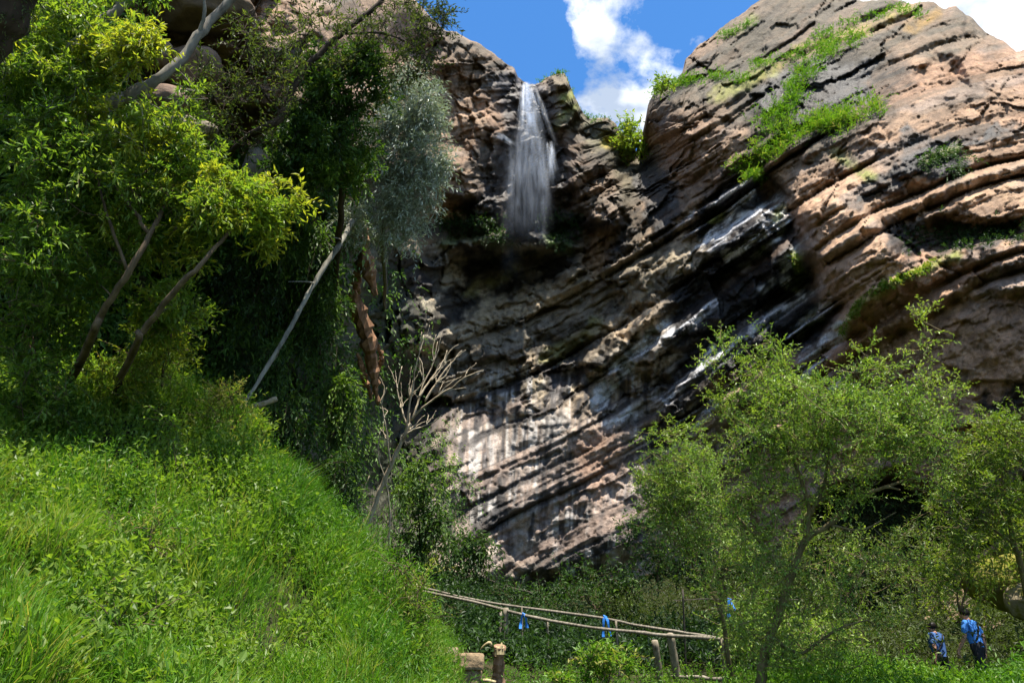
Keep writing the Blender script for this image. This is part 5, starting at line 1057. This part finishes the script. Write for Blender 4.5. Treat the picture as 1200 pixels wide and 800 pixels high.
def block(label, px, py, t, w, h, dpt, rz, seed, col):
    r = np.random.default_rng(seed); bm = MB(); n = 7
    c = P(px, py, t); F = []
    g = np.linspace(-1, 1, n); V = []; Q = []
    for ax in range(3):
        for sg in (-1, 1):
            A, B = np.meshgrid(g, g, indexing='ij'); q = np.zeros((n, n, 3)); q[..., ax] = sg; q[..., (ax + 1) % 3] = A; q[..., (ax + 2) % 3] = B * sg; b = len(V) * n * n; V.append(q.reshape(-1, 3))
            i = np.arange(n - 1)[:, None] * n; j = np.arange(n - 1)[None]; Q.append((np.stack([i + j, i + n + j, i + n + j + 1, i + j + 1], -1) + b).reshape(-1, 4))
    V = np.concatenate(V); m = np.abs(V); k = (m ** 9).sum(1, keepdims=True) ** (-1 / 9.); V = V * k
    V = V * (1 + .10 * fbm(V[:, 0] * 1.3 + seed, V[:, 1] * 1.3, V[:, 2] * 1.3, 3, seed))[:, None]
    V = V * np.array([w, dpt, h]) / 2; V = V @ np.array([[cos(rz), sin(rz), 0], [-sin(rz), cos(rz), 0], [0, 0, 1]])
    m_ = NM('block_stone'); v = m_.pos((1, 1, 1)); n1 = m_.noise(7, 5, .65, v); cc = m_.ramp(n1.outputs[0], [(.32, tuple(x * .5 for x in col)), (.55, col), (.72, tuple(x * 1.35 for x in col))])
    o = link('stone_block', mesh_np('stone_block', V, Q, m_.out(m_.bsdf(cc, .9, .2, m_.bump(n1.outputs[0], .9, .03)).outputs[0]), False), None, tuple(c)); o['label'] = label; o['category'] = 'stone'; o['group'] = 'stacked stones by the stump'
block('squared tan stone on top of the stack left of the stump', 551, 775, 12.2, .42, .26, .36, .2, 1, (.28, .20, .12))
block('lower tan stone under the squared one left of the stump', 545, 796, 12.2, .50, .34, .42, -.1, 2, (.22, .16, .10))
block('small tan stone at the left end of the stack under the bank grass', 526, 768, 12.3, .22, .26, .3, .5, 3, (.26, .20, .13))
T = thing('stick', 'short cut stick lying between the stones and the stump', 'stick', P(571, 797, 12.2)); MB().tube(P([562, 571, 581], [797, 796.5, 799], 12.2), [.03, .028, .026], 7).obj('stem', M_stump_pale, T, True)
# ================================================================== the two walkers
M_skin = NM('skin'); M_skin = M_skin.out(M_skin.bsdf((.42, .23, .155), .55, .35).outputs[0])
def cloth(n, c, r=.85):
    m = NM(n); v = m.pos(); x = m.noise(30, 3, .6, v); return m.out(m.bsdf(m.mix(.35, c, m.ramp(x.outputs[0], [(.3, tuple(q * .6 for q in c)), (.7, tuple(q * 1.3 for q in c))])), r, .2).outputs[0])
M_blue = cloth('blue_cotton', (.06, .22, .62)); M_blue2 = cloth('faded_blue_cotton', (.05, .11, .28)); M_trous = cloth('dark_trousers', (.016, .017, .020)); M_hair = cloth('black_hair', (.012, .010, .009), .5); M_shoe = cloth('dark_shoe', (.03, .025, .022), .6); M_strap = cloth('black_strap', (.01, .01, .012), .6)
def skin_mesh(name, verts, edges, radii, mat, parent, levels=2, root=0):
    me = bpy.data.meshes.new(name); me.from_pydata([tuple(v) for v in verts], edges, []); me.materials.append(mat)
    o = link(name, me, parent); s = o.modifiers.new('skin', 'SKIN'); s.use_smooth_shade = True
    for i, r in enumerate(radii):
        sv = me.skin_vertices[0].data[i]; sv.radius = r if isinstance(r, tuple) else (r, r); sv.use_root = i == root
    u = o.modifiers.new('sub', 'SUBSURF'); u.levels = levels; u.render_levels = levels
    return o
def person(label, foot, yaw, lean, stride, arm, seed):
    T = thing('person', label, 'person', foot, 'walkers on the right hand path'); T.rotation_euler = (0, 0, yaw)
    # local frame : +y is forward, x to the right, metres
    hip = np.array([0, 0, .92]); chest = np.array([0, lean * .34, 1.27]); neck = np.array([0, lean * .52, 1.46]); head = np.array([0, lean * .62 + .03, 1.60])
    V = [hip, hip * .55 + chest * .45, chest, neck * .75 + chest * .25, neck + [0, .005, .02], head + [0, 0, -.05], head + [0, .01, .06]]; R = [(.15, .11), (.135, .10), (.165, .11), (.09, .075), (.052, .055), (.072, .088), (.066, .08)]
    E = [(0, 1), (1, 2), (2, 3), (3, 4), (4, 5), (5, 6)]
    V.append(head + [0, .10, -.015]); R.append(.014); E.append((5, 7))                                # nose
    V.append(head + [0, .075, -.085]); R.append(.032); E.append((5, 8))                              # chin
    for s in (-1, 1): V.append(head + [s * .088, -.005, -.02]); R.append(.018); E.append((5, len(V) - 1))   # ears
    hands = []; legs = []; arms = []
    for s in (-1, 1):
        sh = chest + [s * .185, 0, .13]; sw = arm * s; el = sh + [s * .05, sw * .16 - .03, -.28]; wr = el + [s * .0, .10 + sw * .14, -.23]; b = len(V)
        V += [sh, el, wr, wr + [0, .015, -.05], wr + [0, .03, -.09]]; R += [.060, .043, .029, (.040, .020), (.038, .018)]; E += [(2, b), (b, b + 1), (b + 1, b + 2), (b + 2, b + 3), (b + 3, b + 4)]; palm = wr + [0, .03, -.09]; arms.append((sh, el))
        for k in range(4):                                                                             # four unequal bent fingers
            ln = (.062, .072, .068, .052)[k]; q = palm + np.array([0, (k - 1.5) * .019, -.018]); c = len(V); V += [q, q + [-s * .006, .003, -ln * .5], q + [-s * .022, .006, -ln]]; R += [.0092, .0085, .0070]; E += [(b + 4, c), (c, c + 1), (c + 1, c + 2)]
        c = len(V); q = wr + np.array([0, .045, -.045]); V += [q, q + [-s * .01, .022, -.035]]; R += [.0105, .0085]; E += [(b + 3, c), (c, c + 1)]   # thumb
        st = stride * s; hj = hip + [s * .095, 0, -.04]; kn = np.array([s * .10, st * .20 + .05, .50]); an = np.array([s * .10, st * .38 - (.04 if st < 0 else 0), .085 + (.05 if st < 0 else 0)]); c = len(V)
        V += [hj, kn, an, an + [0, .05, -.04], an + [0, .15, -.055]]; R += [.088, .058, .042, (.042, .035), (.036, .022)]; E += [(0, c), (c, c + 1), (c + 1, c + 2), (c + 2, c + 3), (c + 3, c + 4)]; legs.append((hj, kn, an))
    skin_mesh('body', V, E, R, M_skin, T)
    tv = [hip + [0, .01, .15], hip + [0, 0, -.02]]; tr = [(.158, .122), (.17, .135)]; te = [(0, 1)]
    for hj, kn, an in legs: c = len(tv); tv += [hj, (hj + kn) / 2, kn, (kn + an) / 2, an + [0, 0, .015]]; tr += [.108, .092, .074, .066, .060]; te += [(1, c), (c, c + 1), (c + 1, c + 2), (c + 2, c + 3), (c + 3, c + 4)]
    skin_mesh('trousers', tv, te, tr, M_trous, T)
    sv = [hip + [0, 0, -.02], hip * .55 + chest * .45, chest, chest * .4 + neck * .6]; sr = [(.178, .142), (.160, .125), (.186, .132), (.10, .085)]; se = [(0, 1), (1, 2), (2, 3)]
    for sh, el in arms: c = len(sv); sv += [sh, sh * .45 + el * .55, sh * .2 + el * .8]; sr += [.080, .068, .066]; se += [(2, c), (c, c + 1), (c + 1, c + 2)]
    skin_mesh('shirt', sv, se, sr, M_blue if seed == 1 else M_blue2, T, 2, 1)
    skin_mesh('hair', [head + [0, -.045, -.07], head + [0, -.035, .02], head + [0, -.005, .085]], [(0, 1), (1, 2)], [(.100, .085), (.112, .110), (.095, .10)], M_hair, T)
    for hj, kn, an in legs: skin_mesh('shoe', [an + [0, -.045, -.045], an + [0, .05, -.05], an + [0, .17, -.062]], [(0, 1), (1, 2)], [(.046, .044), (.050, .036), (.040, .026)], M_shoe, T)
    MB().tube(spline([chest + [.10, .135, .12], chest + [-.02, .15, -.05], chest + [-.15, .10, -.24]], 10), .018, 6).obj
    b = MB().tube(spline([chest + [.11, -.115, .14], chest + [0, -.15, -.02], chest + [-.15, -.12, -.22]], 10), .017, 6); o = link('strap', b.mesh('strap', M_strap, True), T)
    return T
def pt_foot(px, py, t): p = gpt(px, py, t); return p
person('walker in a blue shirt with one bare arm hanging and dark trousers', gpt(1163, 828, 15.0), radians(35), .16, .55, -.5, 1)
person('walker in a blue shirt partly hidden in the herbs beneath the yellow green bush', gpt(1114, 820, 17.2), radians(25), .10, -.4, .5, 2)
